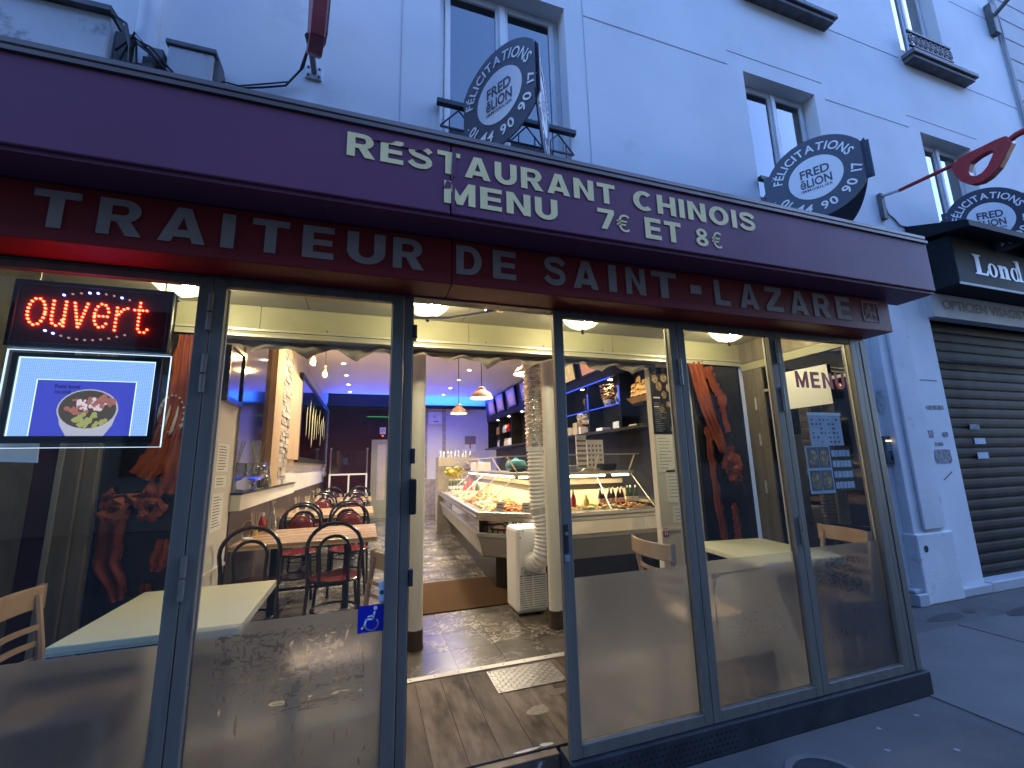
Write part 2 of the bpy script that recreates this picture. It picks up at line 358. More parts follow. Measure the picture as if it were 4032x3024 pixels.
    def build(s,name,m,parent=None,smooth=False,bevel=0,origin=None):
        me=bpy.data.meshes.new(name); me.from_pydata(s.v,[],s.f); me.validate(); me.update()
        me.materials.append(MATS[m] if isinstance(m,str) else m)
        return link(name,me,parent,smooth,bevel)
def link(name,me,parent=None,smooth=False,bevel=0):
    o=bpy.data.objects.new(name,me); COL.objects.link(o)
    if smooth:
        for p in me.polygons: p.use_smooth=True
        if smooth=='auto':
            try: me.set_sharp_from_angle(angle=R_(40))
            except Exception: pass
    if bevel:
        b=o.modifiers.new('bevel','BEVEL'); b.width=bevel; b.segments=2; b.limit_method='ANGLE'
    if parent is not None:
        o.parent=parent
        if parent.get('_w'): o.matrix_parent_inverse=Matrix.Translation(parent['_w']).inverted()
        elif parent.parent is not None and parent.parent.get('_w'): pass
    return o
def thing(name,label,cat,base=None,group=None):
    """Empty at the thing's base. base given: parts are modelled in world coordinates; base None: modelled round the origin, then moved"""
    o=bpy.data.objects.new(name,None); COL.objects.link(o); o.empty_display_size=.1
    o['label']=label; o['category']=cat
    if group: o['group']=group
    if base is not None: o.location=base; o['_w']=tuple(base)
    return o
def tag(o,label,cat,group=None):
    o['label']=label; o['category']=cat
    if group: o['group']=group
    return o
def struct(o): o['kind']='structure'; return o
def place(o,loc,rz=0,s=1): o.location=loc; o.rotation_euler=(0,0,rz); o.scale=(s,s,s); return o
def dup(root,label=None,group=None):
    r=root.copy(); COL.objects.link(r)
    if label: r['label']=label
    if group: r['group']=group
    for ch in list(root.children):
        c=ch.copy(); COL.objects.link(c); c.parent=r
        for g_ in ch.children:
            d=g_.copy(); COL.objects.link(d); d.parent=c
    return r
TXT={}
def text_geo(s,bold=0.,space=1.,shear=0.):
    k=(s,bold,space,shear)
    if k in TXT: return TXT[k]
    cu=bpy.data.curves.new('t','FONT'); cu.body=s; cu.size=1; cu.offset=bold; cu.space_character=space; cu.shear=shear; cu.resolution_u=4
    cu.fill_mode='FRONT'
    ob=bpy.data.objects.new('t',cu)
    me=bpy.data.meshes.new_from_object(ob)
    v=[(q.co.x,q.co.y) for q in me.vertices]; f=[tuple(p.vertices) for p in me.polygons]
    bpy.data.objects.remove(ob); bpy.data.meshes.remove(me); bpy.data.curves.remove(cu)
    TXT[k]=(v,f); return v,f
def text_into(mb,s,o,ux,uz,rect,bold=0.,space=1.,keep=False,shear=0.):
    """text s scaled into rect (u0,u1,w0,w1) of the plane o,ux,uz"""
    v,f=text_geo(s,bold,space,shear)
    x0=min(a for a,_ in v); x1=max(a for a,_ in v); y0=min(b for _,b in v); y1=max(b for _,b in v)
    u0,u1,w0,w1=rect; o,ux,uz=Vector(o),Vector(ux),Vector(uz); b=len(mb.v)
    su=(u1-u0)/(x1-x0); sw=(w1-w0)/(y1-y0)
    if keep: su=sw=min(su,sw)
    for a,c in v: mb.v.append(tuple(o+ux*(u0+(a-x0)*su)+uz*(w0+(c-y0)*sw)))
    for p in f: mb.f.append(tuple(b+i for i in p))
    return mb
def ftext(s,y,x0,x1,z0,z1,**k):
    return text_into(MB(),s,(0,y,0),(1,0,0),(0,0,1),(x0,x1,z0,z1),**k)
def light(name,kind,loc,power,col,parent=None,size=.1,rot=None,spot=None,blend=.6,sy=None,spread=None):
    d=bpy.data.lights.new(name,kind); d.energy=power; d.color=col
    if kind=='AREA':
        d.size=size
        if spread: d.spread=spread
        if sy: d.shape='RECTANGLE'; d.size_y=sy
    else: d.shadow_soft_size=size
    if kind=='SPOT': d.spot_size=spot; d.spot_blend=blend
    o=bpy.data.objects.new(name,d); COL.objects.link(o); o.location=loc
    if rot: o.rotation_euler=rot
    if parent is not None:
        o.parent=parent
        if parent.get('_w'): o.matrix_parent_inverse=Matrix.Translation(parent['_w']).inverted()
    return o
def hole_wall(mb,x0,x1,z0,z1,holes,y,depth):
    xs=sorted({x0,x1,*[h[0] for h in holes],*[h[1] for h in holes]}); zs=sorted({z0,z1,*[h[2] for h in holes],*[h[3] for h in holes]})
    xs=[x for x in xs if x0<=x<=x1]; zs=[z for z in zs if z0<=z<=z1]
    for a,b in zip(xs,xs[1:]):
        for c,d in zip(zs,zs[1:]):
            mx,mz=(a+b)/2,(c+d)/2
            if any(h[0]<mx<h[1] and h[2]<mz<h[3] for h in holes): continue
            mb.quad((a,y,c),(b,y,c),(b,y,d),(a,y,d))
    for h in holes:
        a,b,c,d=h; e=y+depth
        mb.quad((a,y,c),(a,e,c),(a,e,d),(a,y,d)); mb.quad((b,y,c),(b,y,d),(b,e,d),(b,e,c))
        mb.quad((a,y,d),(a,e,d),(b,e,d),(b,y,d)); mb.quad((a,y,c),(b,y,c),(b,e,c),(a,e,c))
    return mb
# ------------------------------------------------------------------ heavy painted capitals, built from strokes
def _ring(cx,cy,rx,ry,tx,ty,a0,a1,n=20):
    out=[]
    for k in range(n):
        p=[]
        for a,ri in((a0+(a1-a0)*k/n,1),(a0+(a1-a0)*(k+1)/n,1),(a0+(a1-a0)*(k+1)/n,0),(a0+(a1-a0)*k/n,0)):
            c,s_=math.cos(R_(a)),math.sin(R_(a)); p.append((cx+(rx if ri else rx-tx)*c,cy+(ry if ri else ry-ty)*s_))
        out.append(p)
    return out
def _bar(x0,y0,x1,y1): return [[(x0,y0),(x1,y0),(x1,y1),(x0,y1)]]
def _curve(pts,t,n=40):
    P_=[Vector(p) for p in pts]; d=[]
    for i in range(len(P_)-1):
        p0,p1,p2,p3=P_[max(i-1,0)],P_[i],P_[i+1],P_[min(i+2,len(P_)-1)]
        for k in range(8):
            u=k/8; d.append(.5*((2*p1)+(p2-p0)*u+(2*p0-5*p1+4*p2-p3)*u*u+(3*p1-p0-3*p2+p3)*u**3))
    d.append(P_[-1]); L_=[];R__=[]
    for i,p in enumerate(d):
        tg=(d[min(i+1,len(d)-1)]-d[max(i-1,0)]).normalized(); nn=Vector((-tg.y,tg.x))*t/2; L_.append(p+nn); R__.append(p-nn)
    return [[tuple(L_[i]),tuple(R__[i]),tuple(R__[i+1]),tuple(L_[i+1])] for i in range(len(d)-1)]
def heavy(ch):
    """polygons of a heavy capital in a box of width w (returned) and height 1"""
    t=.25; h=.20
    if ch=='I': return t,_bar(0,0,t,1)
    if ch=='E': return .74,_bar(0,0,t,1)+_bar(t,0,.74,h)+_bar(t,1-h,.74,1)+_bar(t,.41,.70,.59)
    if ch=='L': return .70,_bar(0,0,t,1)+_bar(t,0,.70,h)
    if ch=='T': return .80,_bar(.275,0,.525,1-h)+_bar(0,1-h,.80,1)
    if ch=='H': return .84,_bar(0,0,t,1)+_bar(.59,0,.84,1)+_bar(t,.40,.59,.60)
    if ch=='N': return .86,_bar(0,0,t,1)+_bar(.61,0,.86,1)+[[(t,1),(t,.66),(.61,0),(.61,.34)]]
    if ch=='M': return 1.02,_bar(0,0,.23,1)+_bar(.79,0,1.02,1)+[[(.23,1),(.23,.58),(.415,0),(.51,.0),(.51,.38)],[(.79,1),(.79,.58),(.605,0),(.51,0),(.51,.38)]]
    if ch=='A': return .94,[[(0,0),(.26,0),(.55,1),(.33,1)],[(.94,0),(.68,0),(.47,.72),(.55,1),(.61,1)],[(.29,.155),(.66,.155),(.60,.36),(.35,.36)]]
    if ch=='Z': return .80,_bar(0,1-h,.78,1)+_bar(0,0,.80,h)+[[(.0,h),(.30,h),(.78,1-h),(.47,1-h)]]
    if ch=='U': return .84,_bar(0,.40,t,1)+_bar(.59,.40,.84,1)+_ring(.42,.40,.42,.41,t,.21,180,360)
    if ch=='O': return .98,_ring(.49,.5,.49,.51,.26,.20,0,360,30)
    if ch=='C': return .90,_ring(.47,.5,.47,.51,.26,.20,48,312,28)
    if ch=='D': return .86,_bar(0,0,t,1)+_bar(t,0,.42,h)+_bar(t,1-h,.42,1)+_ring(.42,.5,.44,.5,.25,.20,-90,90)
    if ch=='R': return .88,_bar(0,0,t,1)+_bar(t,1-.185,.48,1)+_bar(t,.37,.48,.555)+_ring(.48,.685,.34,.315,.24,.185,-90,90)+[[(.36,.37),(.56,0),(.88,0),(.62,.42)]]
    if ch=='S': return .82,_curve([(.74,.74),(.60,.87),(.40,.905),(.17,.85),(.115,.72),(.20,.60),(.42,.525),(.64,.44),(.70,.28),(.60,.14),(.40,.095),(.20,.14),(.06,.28)],.205)
    if ch=='7': return .74,_bar(0,.80,.74,1)+[[(.14,0),(.40,0),(.74,.80),(.48,.80)]]
    if ch=='8': return .78,_ring(.39,.265,.39,.27,.23,.165,0,360,26)+_ring(.39,.745,.345,.26,.21,.15,0,360,26)
    raise KeyError(ch)
def heavy_word(word,x0,x1,z0,z1,y,gap=.16,bounds=None):
    """list of (letter, MB); letters fill x0..x1 or, with bounds, each its own span"""
    G=[heavy(c) for c in word]; tot=sum(g[0] for g in G)+gap*(len(G)-1); k=(x1-x0)/tot if bounds is None else 0; x=x0; out=[]
    for i,(c,(w,polys)) in enumerate(zip(word,G)):
        if bounds: a,e=bounds[i]
        else: a,e=x,x+w*k; x=e+gap*k
        b=MB()
        for j,p in enumerate(polys):
            q=len(b.v); yy=y-.00012*(j%7)
            b.v+=[(a+(e-a)*u/w,yy,z0+(z1-z0)*v_) for u,v_ in p]; b.f.append(tuple(range(q,q+len(p))))
        out.append((c,b))
    return out
# ------------------------------------------------------------------ ground
g=MB(); g.box(-60,60,-3.2,40,-.3,0); struct(g.build('pavement','asphalt'))
g=MB(); g.box(-60,60,-60,-3.35,-.42,-.12); struct(g.build('road','asphalt'))
g=MB(); g.box(-60,60,-3.35,-3.2,-.3,.004); struct(g.build('kerb','asphalt_pale',bevel=.01))
g=MB(); 
for x0,x1,y0,y1 in((3.44,5.05,-1.6,.62),(5.07,6.9,-1.6,.62)): g.hexa([(x0,y0,.001),(x1,y0,.001),(x0,y1,.001),(x1,y1,.001),(x0,y0,.006),(x1,y0,.006),(x0,y1,.006),(x1,y1,.006)])
struct(g.build('path','asphalt_pale'))
# stains of spilled liquid and chewing gum on the pavement
def blob(name,cx,cy,rx,ry,m,lab,z=.0075,seed=0):
    rnd=random.Random(seed); b=MB(); n=26; poly=[]
    ph=[rnd.uniform(0,6) for _ in range(3)]
    for k in range(n):
        a=2*math.pi*k/n; q=1+.14*math.sin(2*a+ph[0])+.09*math.sin(3*a+ph[1])+.05*math.sin(5*a+ph[2]); poly.append((rx*q*math.cos(a),ry*q*math.sin(a)))
    b.plate(poly,(cx,cy,z),(1,0,0),(0,1,0),.0008); o=b.build(name,m); return tag(o,lab,'stain','stains on the pavement')
mat('wet_asphalt',(.016,.017,.019),.5,col2=(.026,.027,.029),scale=6,bump=.2,bscale=150)
mat('chewing_gum',(.2,.2,.2),.8)
blob('pavement_stain',5.22,.775,.22,.075,'wet_asphalt','dark oval wet stain on the pavement nearest the terrace corner',z=.0022,seed=1)
blob('pavement_stain',5.62,.80,.10,.04,'wet_asphalt','small dark stain just right of the oval wet stain',z=.0022,seed=2)
blob('pavement_stain',6.15,.60,.34,.08,'wet_asphalt','long dark stain on the pavement below the roller shutter',z=.0075,seed=3)
blob('pavement_stain',5.35,.12,.26,.13,'wet_asphalt','broad dark stain at the right edge of the pavement',seed=5)
for i,(x,y) in enumerate(((2.62,-.30),(2.95,-.42),(2.36,-.44),(3.12,-.15),(3.7,-.5),(2.78,-.16))):
    o=blob('chewing_gum_spot',x,y,.014,.012,'chewing_gum','pale chewing gum spot on the pavement in front of the plinth',z=.0022 if x<3.4 else .0075,seed=i+9); o['group']='chewing gum spots'
mh=thing('manhole_cover','round dark manhole cover set in the pavement at the bottom edge','manhole cover',(2.13,-.37,0))
b=MB(); b.lathe([(.0,.006),(.16,.006),(.16,.001)],(2.13,-.37,0),28); b.build('lid','stone_plinth',mh)
b=MB(); b.lathe([(.165,.001),(.165,.010),(.195,.010),(.195,.001)],(2.13,-.37,0),28); b.build('rim','asphalt_pale',mh)

# ------------------------------------------------------------------ apartment building with the upper wall
WY=1.15
bld=thing('apartment_building','white rendered apartment building rising above the restaurant','building',(4,1.3,0))
H1=[(.49,1.75,4.02,6.09),(4.09,5.26,4.02,6.06),(7.31,8.47,4.02,6.03),(-3.3,-2.1,4.02,6.06)]
H2=[(.55,1.75,7.42,9.2),(4.22,5.36,7.42,9.2),(7.30,8.42,7.42,9.2),(-3.3,-2.1,7.42,9.2)]
b=MB(); hole_wall(b,-7,10.16,2.66,13,H1+H2+[(6.53,10.16,2.66,3.50)],WY,.30); b.build('upper_wall','plaster',bld)
b=MB(); b.box(3.52,5.46,1.15,1.5,0,2.66); b.build('street_pier','plaster_dirty',bld)
for (x0,x1,z,t) in ((1.97,3.86,6.08,.010),(3.87,5.43,6.28,.007),(5.45,7.07,6.045,.010),(7.08,8.7,6.24,.006),(5.44,7.18,7.235,.008),(8.70,10.14,7.17,.008),(1.9,4.3,7.25,.007),(8.9,10.1,8.9,.008),(-7,.4,6.10,.008)):
    b=MB(); b.box(x0,x1,WY-.003,WY+.01,z-t*.65,z+t*.65); b.build('wall_groove','groove_shadow',bld)  # proud strips, the shade of a groove is put into their colour
b=MB(); b.box(1.962,1.966,WY-.003,WY+.01,3.2,6.3); b.build('wall_groove','lintel_grey',bld)
b=MB(); b.box(.155,.159,WY-.003,WY+.01,3.2,6.3); b.build('wall_groove','lintel_grey',bld)
def window(i,h,y=1.34,mid=.5):
    x0,x1,z0,z1=h; w=MB(); t=.06
    for a,c,d,e in((x0,x0+t,z0,z1),(x1-t,x1,z0,z1),(x0+t,x1-t,z1-t,z1),(x0+t,x1-t,z0,z0+t)): w.box(a,c,y-.03,y+.05,d,e)
    fr=w.build('window_frame','white_paint',bld,bevel=.006)
    cx=x0+(x1-x0)*mid
    for a,c in((x0+t+.004,cx-.012),(cx+.012,x1-t-.004)):
        s=MB(); q=.052
        for aa,cc,d,e in((a,a+q,z0+t,z1-t),(c-q,c,z0+t,z1-t),(a+q,c-q,z1-t-q,z1-t),(a+q,c-q,z0+t,z0+t+q)): s.box(aa,cc,y-.055,y-.005,d+.003,e-.003)
        s.build('casement','white_paint',fr,bevel=.006)
        s=MB(); s.box(a+q,c-q,y-.034,y-.028,z0+t+q,z1-t-q); s.build('pane','glass_window',fr)
    s=MB(); s.box(cx-.03,cx+.03,y-.075,y-.056,z0+t,z1-t); s.build('meeting_stile','white_paint',fr,bevel=.008)
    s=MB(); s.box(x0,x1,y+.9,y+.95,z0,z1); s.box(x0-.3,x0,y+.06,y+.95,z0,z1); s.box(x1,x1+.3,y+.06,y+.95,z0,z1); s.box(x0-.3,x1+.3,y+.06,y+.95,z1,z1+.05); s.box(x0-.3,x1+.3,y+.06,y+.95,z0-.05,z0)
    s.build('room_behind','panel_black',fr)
    s=MB(); n=14
    for k in range(n):
        xa=x0+.1+(x1-x0-.2)*k/n; xb=x0+.1+(x1-x0-.2)*(k+1)/n; ya=y+.25+.02*(k%2); yb=y+.25+.02*((k+1)%2); s.quad((xa,ya,z0),(xb,yb,z0),(xb,yb,z1-.25),(xa,ya,z1-.25))
    s.build('net_curtain','sign_white',fr)
for i,h in enumerate(H1): window(i,h)
for i,h in enumerate(H2): window(i,h)
# window guard rails of the first floor
def guard(h,lab,zr=4.60,low=4.24):
    x0,x1=h[0],h[1]; t=thing('window_railing',lab,'railing',(x0,1.12,low),'window guard rails')
    b=MB(); b.box(x0-.03,x1+.03,1.085,1.135,zr-.03,zr+.02); b.build('handrail','black_iron',t,bevel=.006)
    b=MB(); b.box(x0,x1,1.095,1.115,low,low+.025); b.build('bottom_rail','black_iron',t)
    n=8; zt=zr-.055; zl=zr-.24
    for k in range(n):
        xa=x0+(x1-x0)*k/n; xb=x0+(x1-x0)*(k+1)/n; xm=(xa+xb)/2
        b=MB(); b.cyl((xa,1.105,zt if k%2 else zl),(xb,1.105,zl if k%2 else zt),.007,6); b.build('lattice_bar','black_iron',t)
        b=MB(); b.cyl((xm,1.105,low),(xm,1.105,zl+.1),.007,6); b.build('baluster','black_iron',t)
    b=MB(); b.box(x0,x1,1.098,1.112,zl-.012,zl+.002); b.build('mid_rail','black_iron',t)
guard(H1[0],'black iron guard rail with zigzag bars at the window above RESTAURANT')
guard(H1[1],'black iron guard rail at the middle window, mostly behind the round sign')
guard(H1[2],'black iron guard rail of the window behind the red spectacles')
# second floor sills and lacy railings
for h,lab in((H2[1],'dark window ledge cut by the top edge of the picture'),(H2[2],'dark window ledge with lacy cast iron railing, top right')):
    x0,x1=h[0]-.02,h[1]+.12; t=thing('window_ledge',lab,'window ledge',(x0,1.0,7.2),'second floor window ledges')
    b=MB(); b.box(x0-.02,x1+.25,.99,1.16,7.22,7.29); b.box(x0+.01,x1+.2,1.02,1.16,7.16,7.22); b.build('sill','box_dark',t,bevel=.01)
    b=MB(); b.box(h[0]-.02,h[1]-.15,1.02,1.05,7.60,7.635); b.build('handrail','black_iron',t)
    b=MB(); b.box(h[0]-.02,h[1]-.15,1.02,1.05,7.36,7.38); b.build('bottom_rail','black_iron',t)
    n=9
    for k in range(n):
        xc=h[0]+.04+(h[1]-h[0]-.22)*k/(n-1); b=MB()
        b.tube([(xc+.045*math.cos(a),1.035,7.49+.085*math.sin(a)) for a in [2*math.pi*j/10 for j in range(10)]],.011,5,closed=True)
        b.tube([(xc+.02*math.cos(a),1.03,7.49+.035*math.sin(a)) for a in [2*math.pi*j/8 for j in range(8)]],.009,5,closed=True); b.build('iron_scroll','black_iron',t)
# neighbouring stone building at the far right, and a lantern bracket
nb=thing('stone_building','pale stone building with recessed courses at the far right edge','building',(14,1.2,0))
b=MB(); b.box(10.22,20,1.10,1.6,3,14); b.build('wall','stone_cladding',nb)
for k in range(26):
    z=3.1+k*.42; b=MB(); b.box(10.24,20,1.094,1.11,z,z+.02); b.build('stone_joint','groove_shadow',nb)
b=MB(); b.box(10.16,10.22,1.13,1.5,0,14); b.build('party_joint','groove_shadow',nb)
lb=thing('lantern_bracket','brown iron lantern bracket on the wall at the top right corner','bracket',(9.95,1.15,8.6))
b=MB(); b.box(9.9,10.05,1.06,1.145,8.55,9.15); b.build('wall_plate','box_dark',lb,bevel=.01)
b=MB(); b.tube([(9.97,1.07,8.9),(9.97,.8,9.05),(9.97,.3,9.4)],.035,8); b.build('arm','box_dark',lb)

# buildings over the street (seen only as reflections)
ob=thing('opposite_building','pale building with rows of windows across the street','building',(0,-13.5,0))
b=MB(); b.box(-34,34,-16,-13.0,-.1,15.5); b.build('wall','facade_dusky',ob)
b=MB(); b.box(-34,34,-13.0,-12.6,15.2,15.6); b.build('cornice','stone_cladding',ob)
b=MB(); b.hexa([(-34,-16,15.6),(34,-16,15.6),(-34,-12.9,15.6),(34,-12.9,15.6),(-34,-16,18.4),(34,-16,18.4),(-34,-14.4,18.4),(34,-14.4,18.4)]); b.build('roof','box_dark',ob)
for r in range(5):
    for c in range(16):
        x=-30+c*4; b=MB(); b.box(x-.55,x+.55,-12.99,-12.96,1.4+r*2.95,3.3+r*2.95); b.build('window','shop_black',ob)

# ------------------------------------------------------------------ things on the wall and on the terrace roof
dp=thing('downpipe','white painted downpipe running up the wall at upper left','downpipe',(-1.58,1.05,3.3))
b=MB(); b.cyl((-1.56,1.06,3.3),(-1.60,1.06,9),.062,16); b.build('pipe','pipe_white',dp,smooth='auto')
b=MB(); b.cyl((-1.56,1.06,4.22),(-1.56,1.06,4.34),.074,16); b.build('collar','pipe_white',dp,smooth='auto')
bx=thing('cable_trunking','large grey metal box with black rim against the wall, upper left corner','metal box',(-2.2,1.0,3.6))
b=MB(); b.box(-3.6,-1.69,.90,1.145,3.55,4.45); b.build('case','box_grey',bx,bevel=.012)
b=MB(); b.hexa([(-3.6,.86,4.452),(-1.68,.86,4.452),(-3.6,1.145,4.452),(-1.68,1.145,4.452),(-3.6,.86,4.49),(-1.68,.86,4.49),(-3.6,1.145,4.53),(-1.68,1.145,4.53)]); b.build('lid','box_dark',bx)
b=MB(); b.box(-1.687,-1.60,.95,1.145,3.6,4.40); b.build('side_box','box_dark',bx,bevel=.01)
b=MB(); b.tube([(-1.70,.88,4.46),(-1.60,.88,4.40),(-1.57,.9,4.25),(-1.58,.95,4.1)],.010,6); b.build('cable_loop','cable',bx)
sb=thing('junction_box','small weathered grey junction box beside the downpipe','junction box',(-1.27,1.05,4.1))
b=MB(); b.box(-1.40,-1.13,.97,1.145,3.9,4.40); b.build('case','box_grey',sb,bevel=.01)
b=MB(); b.box(-1.415,-1.115,.955,1.145,4.402,4.44); b.build('lid','box_dark',sb,bevel=.006)
b=MB(); b.box(-1.128,-1.105,.99,1.145,3.95,4.38); b.build('side_plate','box_dark',sb)
cb=thing('cable_tangle','tangle of black cables and clips at the foot of the downpipe','cables',(-1.5,.95,4.2))
for q in range(5):
    rnd=random.Random(q); pts=[(-1.66+q*.03,.93,4.18+rnd.uniform(-.03,.06)),(-1.55,.92-rnd.random()*.04,4.33+rnd.uniform(-.05,.05)),(-1.47,.92,4.3+rnd.uniform(-.06,.04)),(-1.41+.02*q,.96,4.16+rnd.uniform(-.04,.06))]
    b=MB(); b.tube(pts,.007,5); b.build('cable','cable',cb)
b=MB(); b.box(-1.52,-1.46,.95,1.1,4.14,4.25); b.box(-1.5,-1.42,.96,1.1,4.26,4.34); b.build('clip','box_dark',cb)
cs=tag(MB().tube([(-1.13,1.08,4.26),(-1.0,1.1,4.29),(-.85,1.12,4.36),(-.7,1.12,4.42),(-.6,1.08,4.55),(-.52,.9,4.62),(-.50,.72,4.52)],.008,6).build('sign_cable','cable'),'black cable sagging from the junction box to the red sign','cable','cables of the red sign')
cs=tag(MB().tube([(-1.13,1.08,4.30),(-1.0,1.1,4.31),(-.85,1.12,4.39),(-.68,1.12,4.46),(-.58,1.08,4.58),(-.51,.9,4.66),(-.49,.72,4.56)],.006,6).build('sign_cable','cable'),'thin upper cable running from the junction box to the red sign','cable','cables of the red sign')
rs=thing('projecting_sign','red lozenge shaped projecting sign cut by the top edge','sign',(-.48,.5,4.2))
b=MB(); b.plate([(-.22,.10),(-.10,0),(.06,0),(.10,.10),(.42,1.1),(.0,1.7),(-.5,1.1)],(-.455,.50,4.245),(.22,-.97,0),(0,0,1),.09); b.build('panel','sign_red',rs,bevel=.008)
b=MB(); b.plate([(-.16,.12),(-.06,.05),(.03,.05),(.05,.12),(.34,1.1),(-.4,1.1)],(-.36,.49,4.245),(.22,-.97,0),(0,0,1),.012); b.build('rim','box_dark',rs)
b=MB(); b.tube([(-.51,1.13,4.61),(-.49,.85,4.50),(-.47,.55,4.32)],.022,8); b.build('arm','box_dark',rs)
b=MB(); b.box(-.575,-.45,1.13,1.148,4.55,4.67); b.build('wall_plate','pipe_white',rs,bevel=.004)
for dx in(-.04,.04):
    for dz in(-.035,.035): b=MB(); b.ball((-.512+dx,1.13,4.61+dz),.012,6,4); b.build('bolt','box_dark',rs)

# ------------------------------------------------------------------ estate agent signs
def panel_pts(R,L,h,n=48):
    a0=math.asin(h/R); pts=[]
    for k in range(n//2+1):
        a=a0+(math.pi-2*a0)*k/(n//2); pts.append((R*math.cos(a),R*math.sin(a)))
    pts+= [(-L,h),(-L,-h)]
    for k in range(n//2+1):
        a=math.pi+a0+(math.pi-2*a0)*k/(n//2); pts.append((R*math.cos(a),R*math.sin(a)))
    pts+=[(L,-h),(L,h)]
    return pts
def arc_text(mb,s,o,ux,uz,r,a0,a1,hgt,bold,top=True):
    """letters of s on an arc from angle a0 to a1 (degrees)"""
    o,ux,uz=Vector(o),Vector(ux),Vector(uz)
    wd=[]
    for ch in s:
        if ch==' ': wd.append(.45); continue
        v,f=text_geo(ch,bold); wd.append(max(a for a,_ in v)-min(a for a,_ in v)+.12)
    tot=sum(wd); pos=0
    cap=max(b for _,b in text_geo('H',bold)[0])
    for ch,w in zip(s,wd):
        t=(pos+w/2)/tot; pos+=w
        if ch==' ': continue
        an=R_(a0+(a1-a0)*t); v,f=text_geo(ch,bold); xm=(max(a for a,_ in v)+min(a for a,_ in v))/2
        sc=hgt/cap; sx=abs(R_(a1-a0))*r/tot
        rad=ux*math.cos(an)+uz*math.sin(an); tan=(ux*math.sin(an)-uz*math.cos(an)) if top else (-ux*math.sin(an)+uz*math.cos(an))
        if not top: rad=-rad
        c0=o+(ux*math.cos(an)+uz*math.sin(an))*r; b=len(mb.v)
        for a,c in v: mb.v.append(tuple(c0+tan*((a-xm)*sx)+rad*((c-cap/2)*sc)))
        for p in f: mb.f.append(tuple(b+i for i in p))
def agent_sign(pl,pa,pr,zc,lab,R=.445,L=.455,h=.20,tilt=0.):
    t=thing('estate_agent_sign',lab,'sign',(pl[0],pl[1],zc),'estate agent boards on the window rails')
    for q,(A,B) in enumerate(((pl,pa),(pa,pr))):
        A3=Vector((A[0],A[1],zc)); B3=Vector((B[0],B[1],zc)); ux=(B3-A3).normalized(); uz=Vector((0,0,1)); o=(A3+B3)/2
        nn=ux.cross(uz).normalized()
        Lp=(B3-A3).length/2
        b=MB(); b.plate(panel_pts(R,max(L,Lp),h),o,ux,uz,.012); pn=b.build('board','sign_navy' ,t)
        of=o+nn*.003
        b=MB(); b.plate([(.235*math.cos(2*math.pi*k/40),.235*math.sin(2*math.pi*k/40)) for k in range(40)],of,ux,uz,.002); b.build('white_disc','sign_white',pn)
        if q==1: ux2=ux
        o2=o+nn*.006
        b=MB(); text_into(b,'FRED',o2,ux,uz,(-.125,.125,.02,.115),.022); text_into(b,'\u0113LION',o2,ux,uz,(-.135,.135,-.095,.005),.022); text_into(b,'IMMOBILIER',o2,ux,uz,(-.135,.135,-.135,-.108),.012,1.15)
        b.build('logo_lettering','sign_navy',pn)
        b=MB(); arc_text(b,'F\u00c9LICITATIONS',o2,ux,uz,.335,172,22,.085,.02); b.build('ring_lettering','letter_white',pn)
        b=MB(); arc_text(b,'01 44 90 90 17',o2,ux,uz,.335,205,362,.085,.02,False); b.build('phone_number','letter_white',pn)
        for zz in(-.13,.13):
            b=MB(); b.ball((A[0]+ux.x*.03+nn.x*.004,A[1]+ux.y*.03+nn.y*.004,zc+zz),.009,6,4); b.build('screw','steel',pn)
agent_sign((.70,1.02),(1.09,.40),(1.46,1.02),4.40,'dark round agent board seen edge on, in front of the window above RESTAURANT',L=.40)
agent_sign((4.10,1.03),(4.52,.34),(4.95,1.03),4.36,'dark round agent board in front of the middle first floor window')
agent_sign((7.13,1.03),(7.80,.44),(8.45,1.03),4.44,'dark round agent board partly hidden by the black optician fascia')

# ------------------------------------------------------------------ red spectacles sign
sp=thing('spectacles_sign','red giant spectacles sign on a red arm above the optician shop','sign',(6.15,1.15,4.7))
b=MB(); b.box(6.08,6.15,1.10,1.148,4.44,4.80); b.build('wall_plate','box_dark',sp,bevel=.006)
b=MB(); b.cyl((6.12,1.11,4.76),(6.15,.93,4.735),.02,8); b.build('bracket','steel',sp)
b=MB(); b.cyl((6.15,.935,4.735),(6.15,.36,4.70),.022,8); b.build('arm','red_plastic',sp)
LO=[(.414,4.674),(.407,4.572),(.371,4.461),(.296,4.366),(.218,4.341),(.142,4.358),(.061,4.418),(.007,4.495),(-.025,4.55),(-.062,4.602),(-.045,4.705),(.033,4.723),(.141,4.726),(.254,4.734),(.346,4.731)]
LI=[(.294,4.53),(.284,4.476),(.245,4.44),(.194,4.446),(.144,4.487),(.098,4.563),(.076,4.61),(.119,4.638),(.194,4.632),(.262,4.607)]
def ray_loop(loop,c,n):
    out=[]
    for k in range(n):
        an=2*math.pi*k/n; d=Vector((math.cos(an),math.sin(an))); best=.05
        for p,q in zip(loop,loop[1:]+loop[:1]):
            p_,q_=Vector(p)-c,Vector(q)-c; e=q_-p_; den=d.x*e.y-d.y*e.x
            if abs(den)<1e-9: continue
            t=(p_.x*e.y-p_.y*e.x)/den; u=(p_.x*d.y-p_.y*d.x)/den
            if t>0 and -1e-6<=u<=1+1e-6: best=max(best,t) if best!=.05 else t
        out.append((c.x+d.x*best,c.y+d.y*best))
    return out
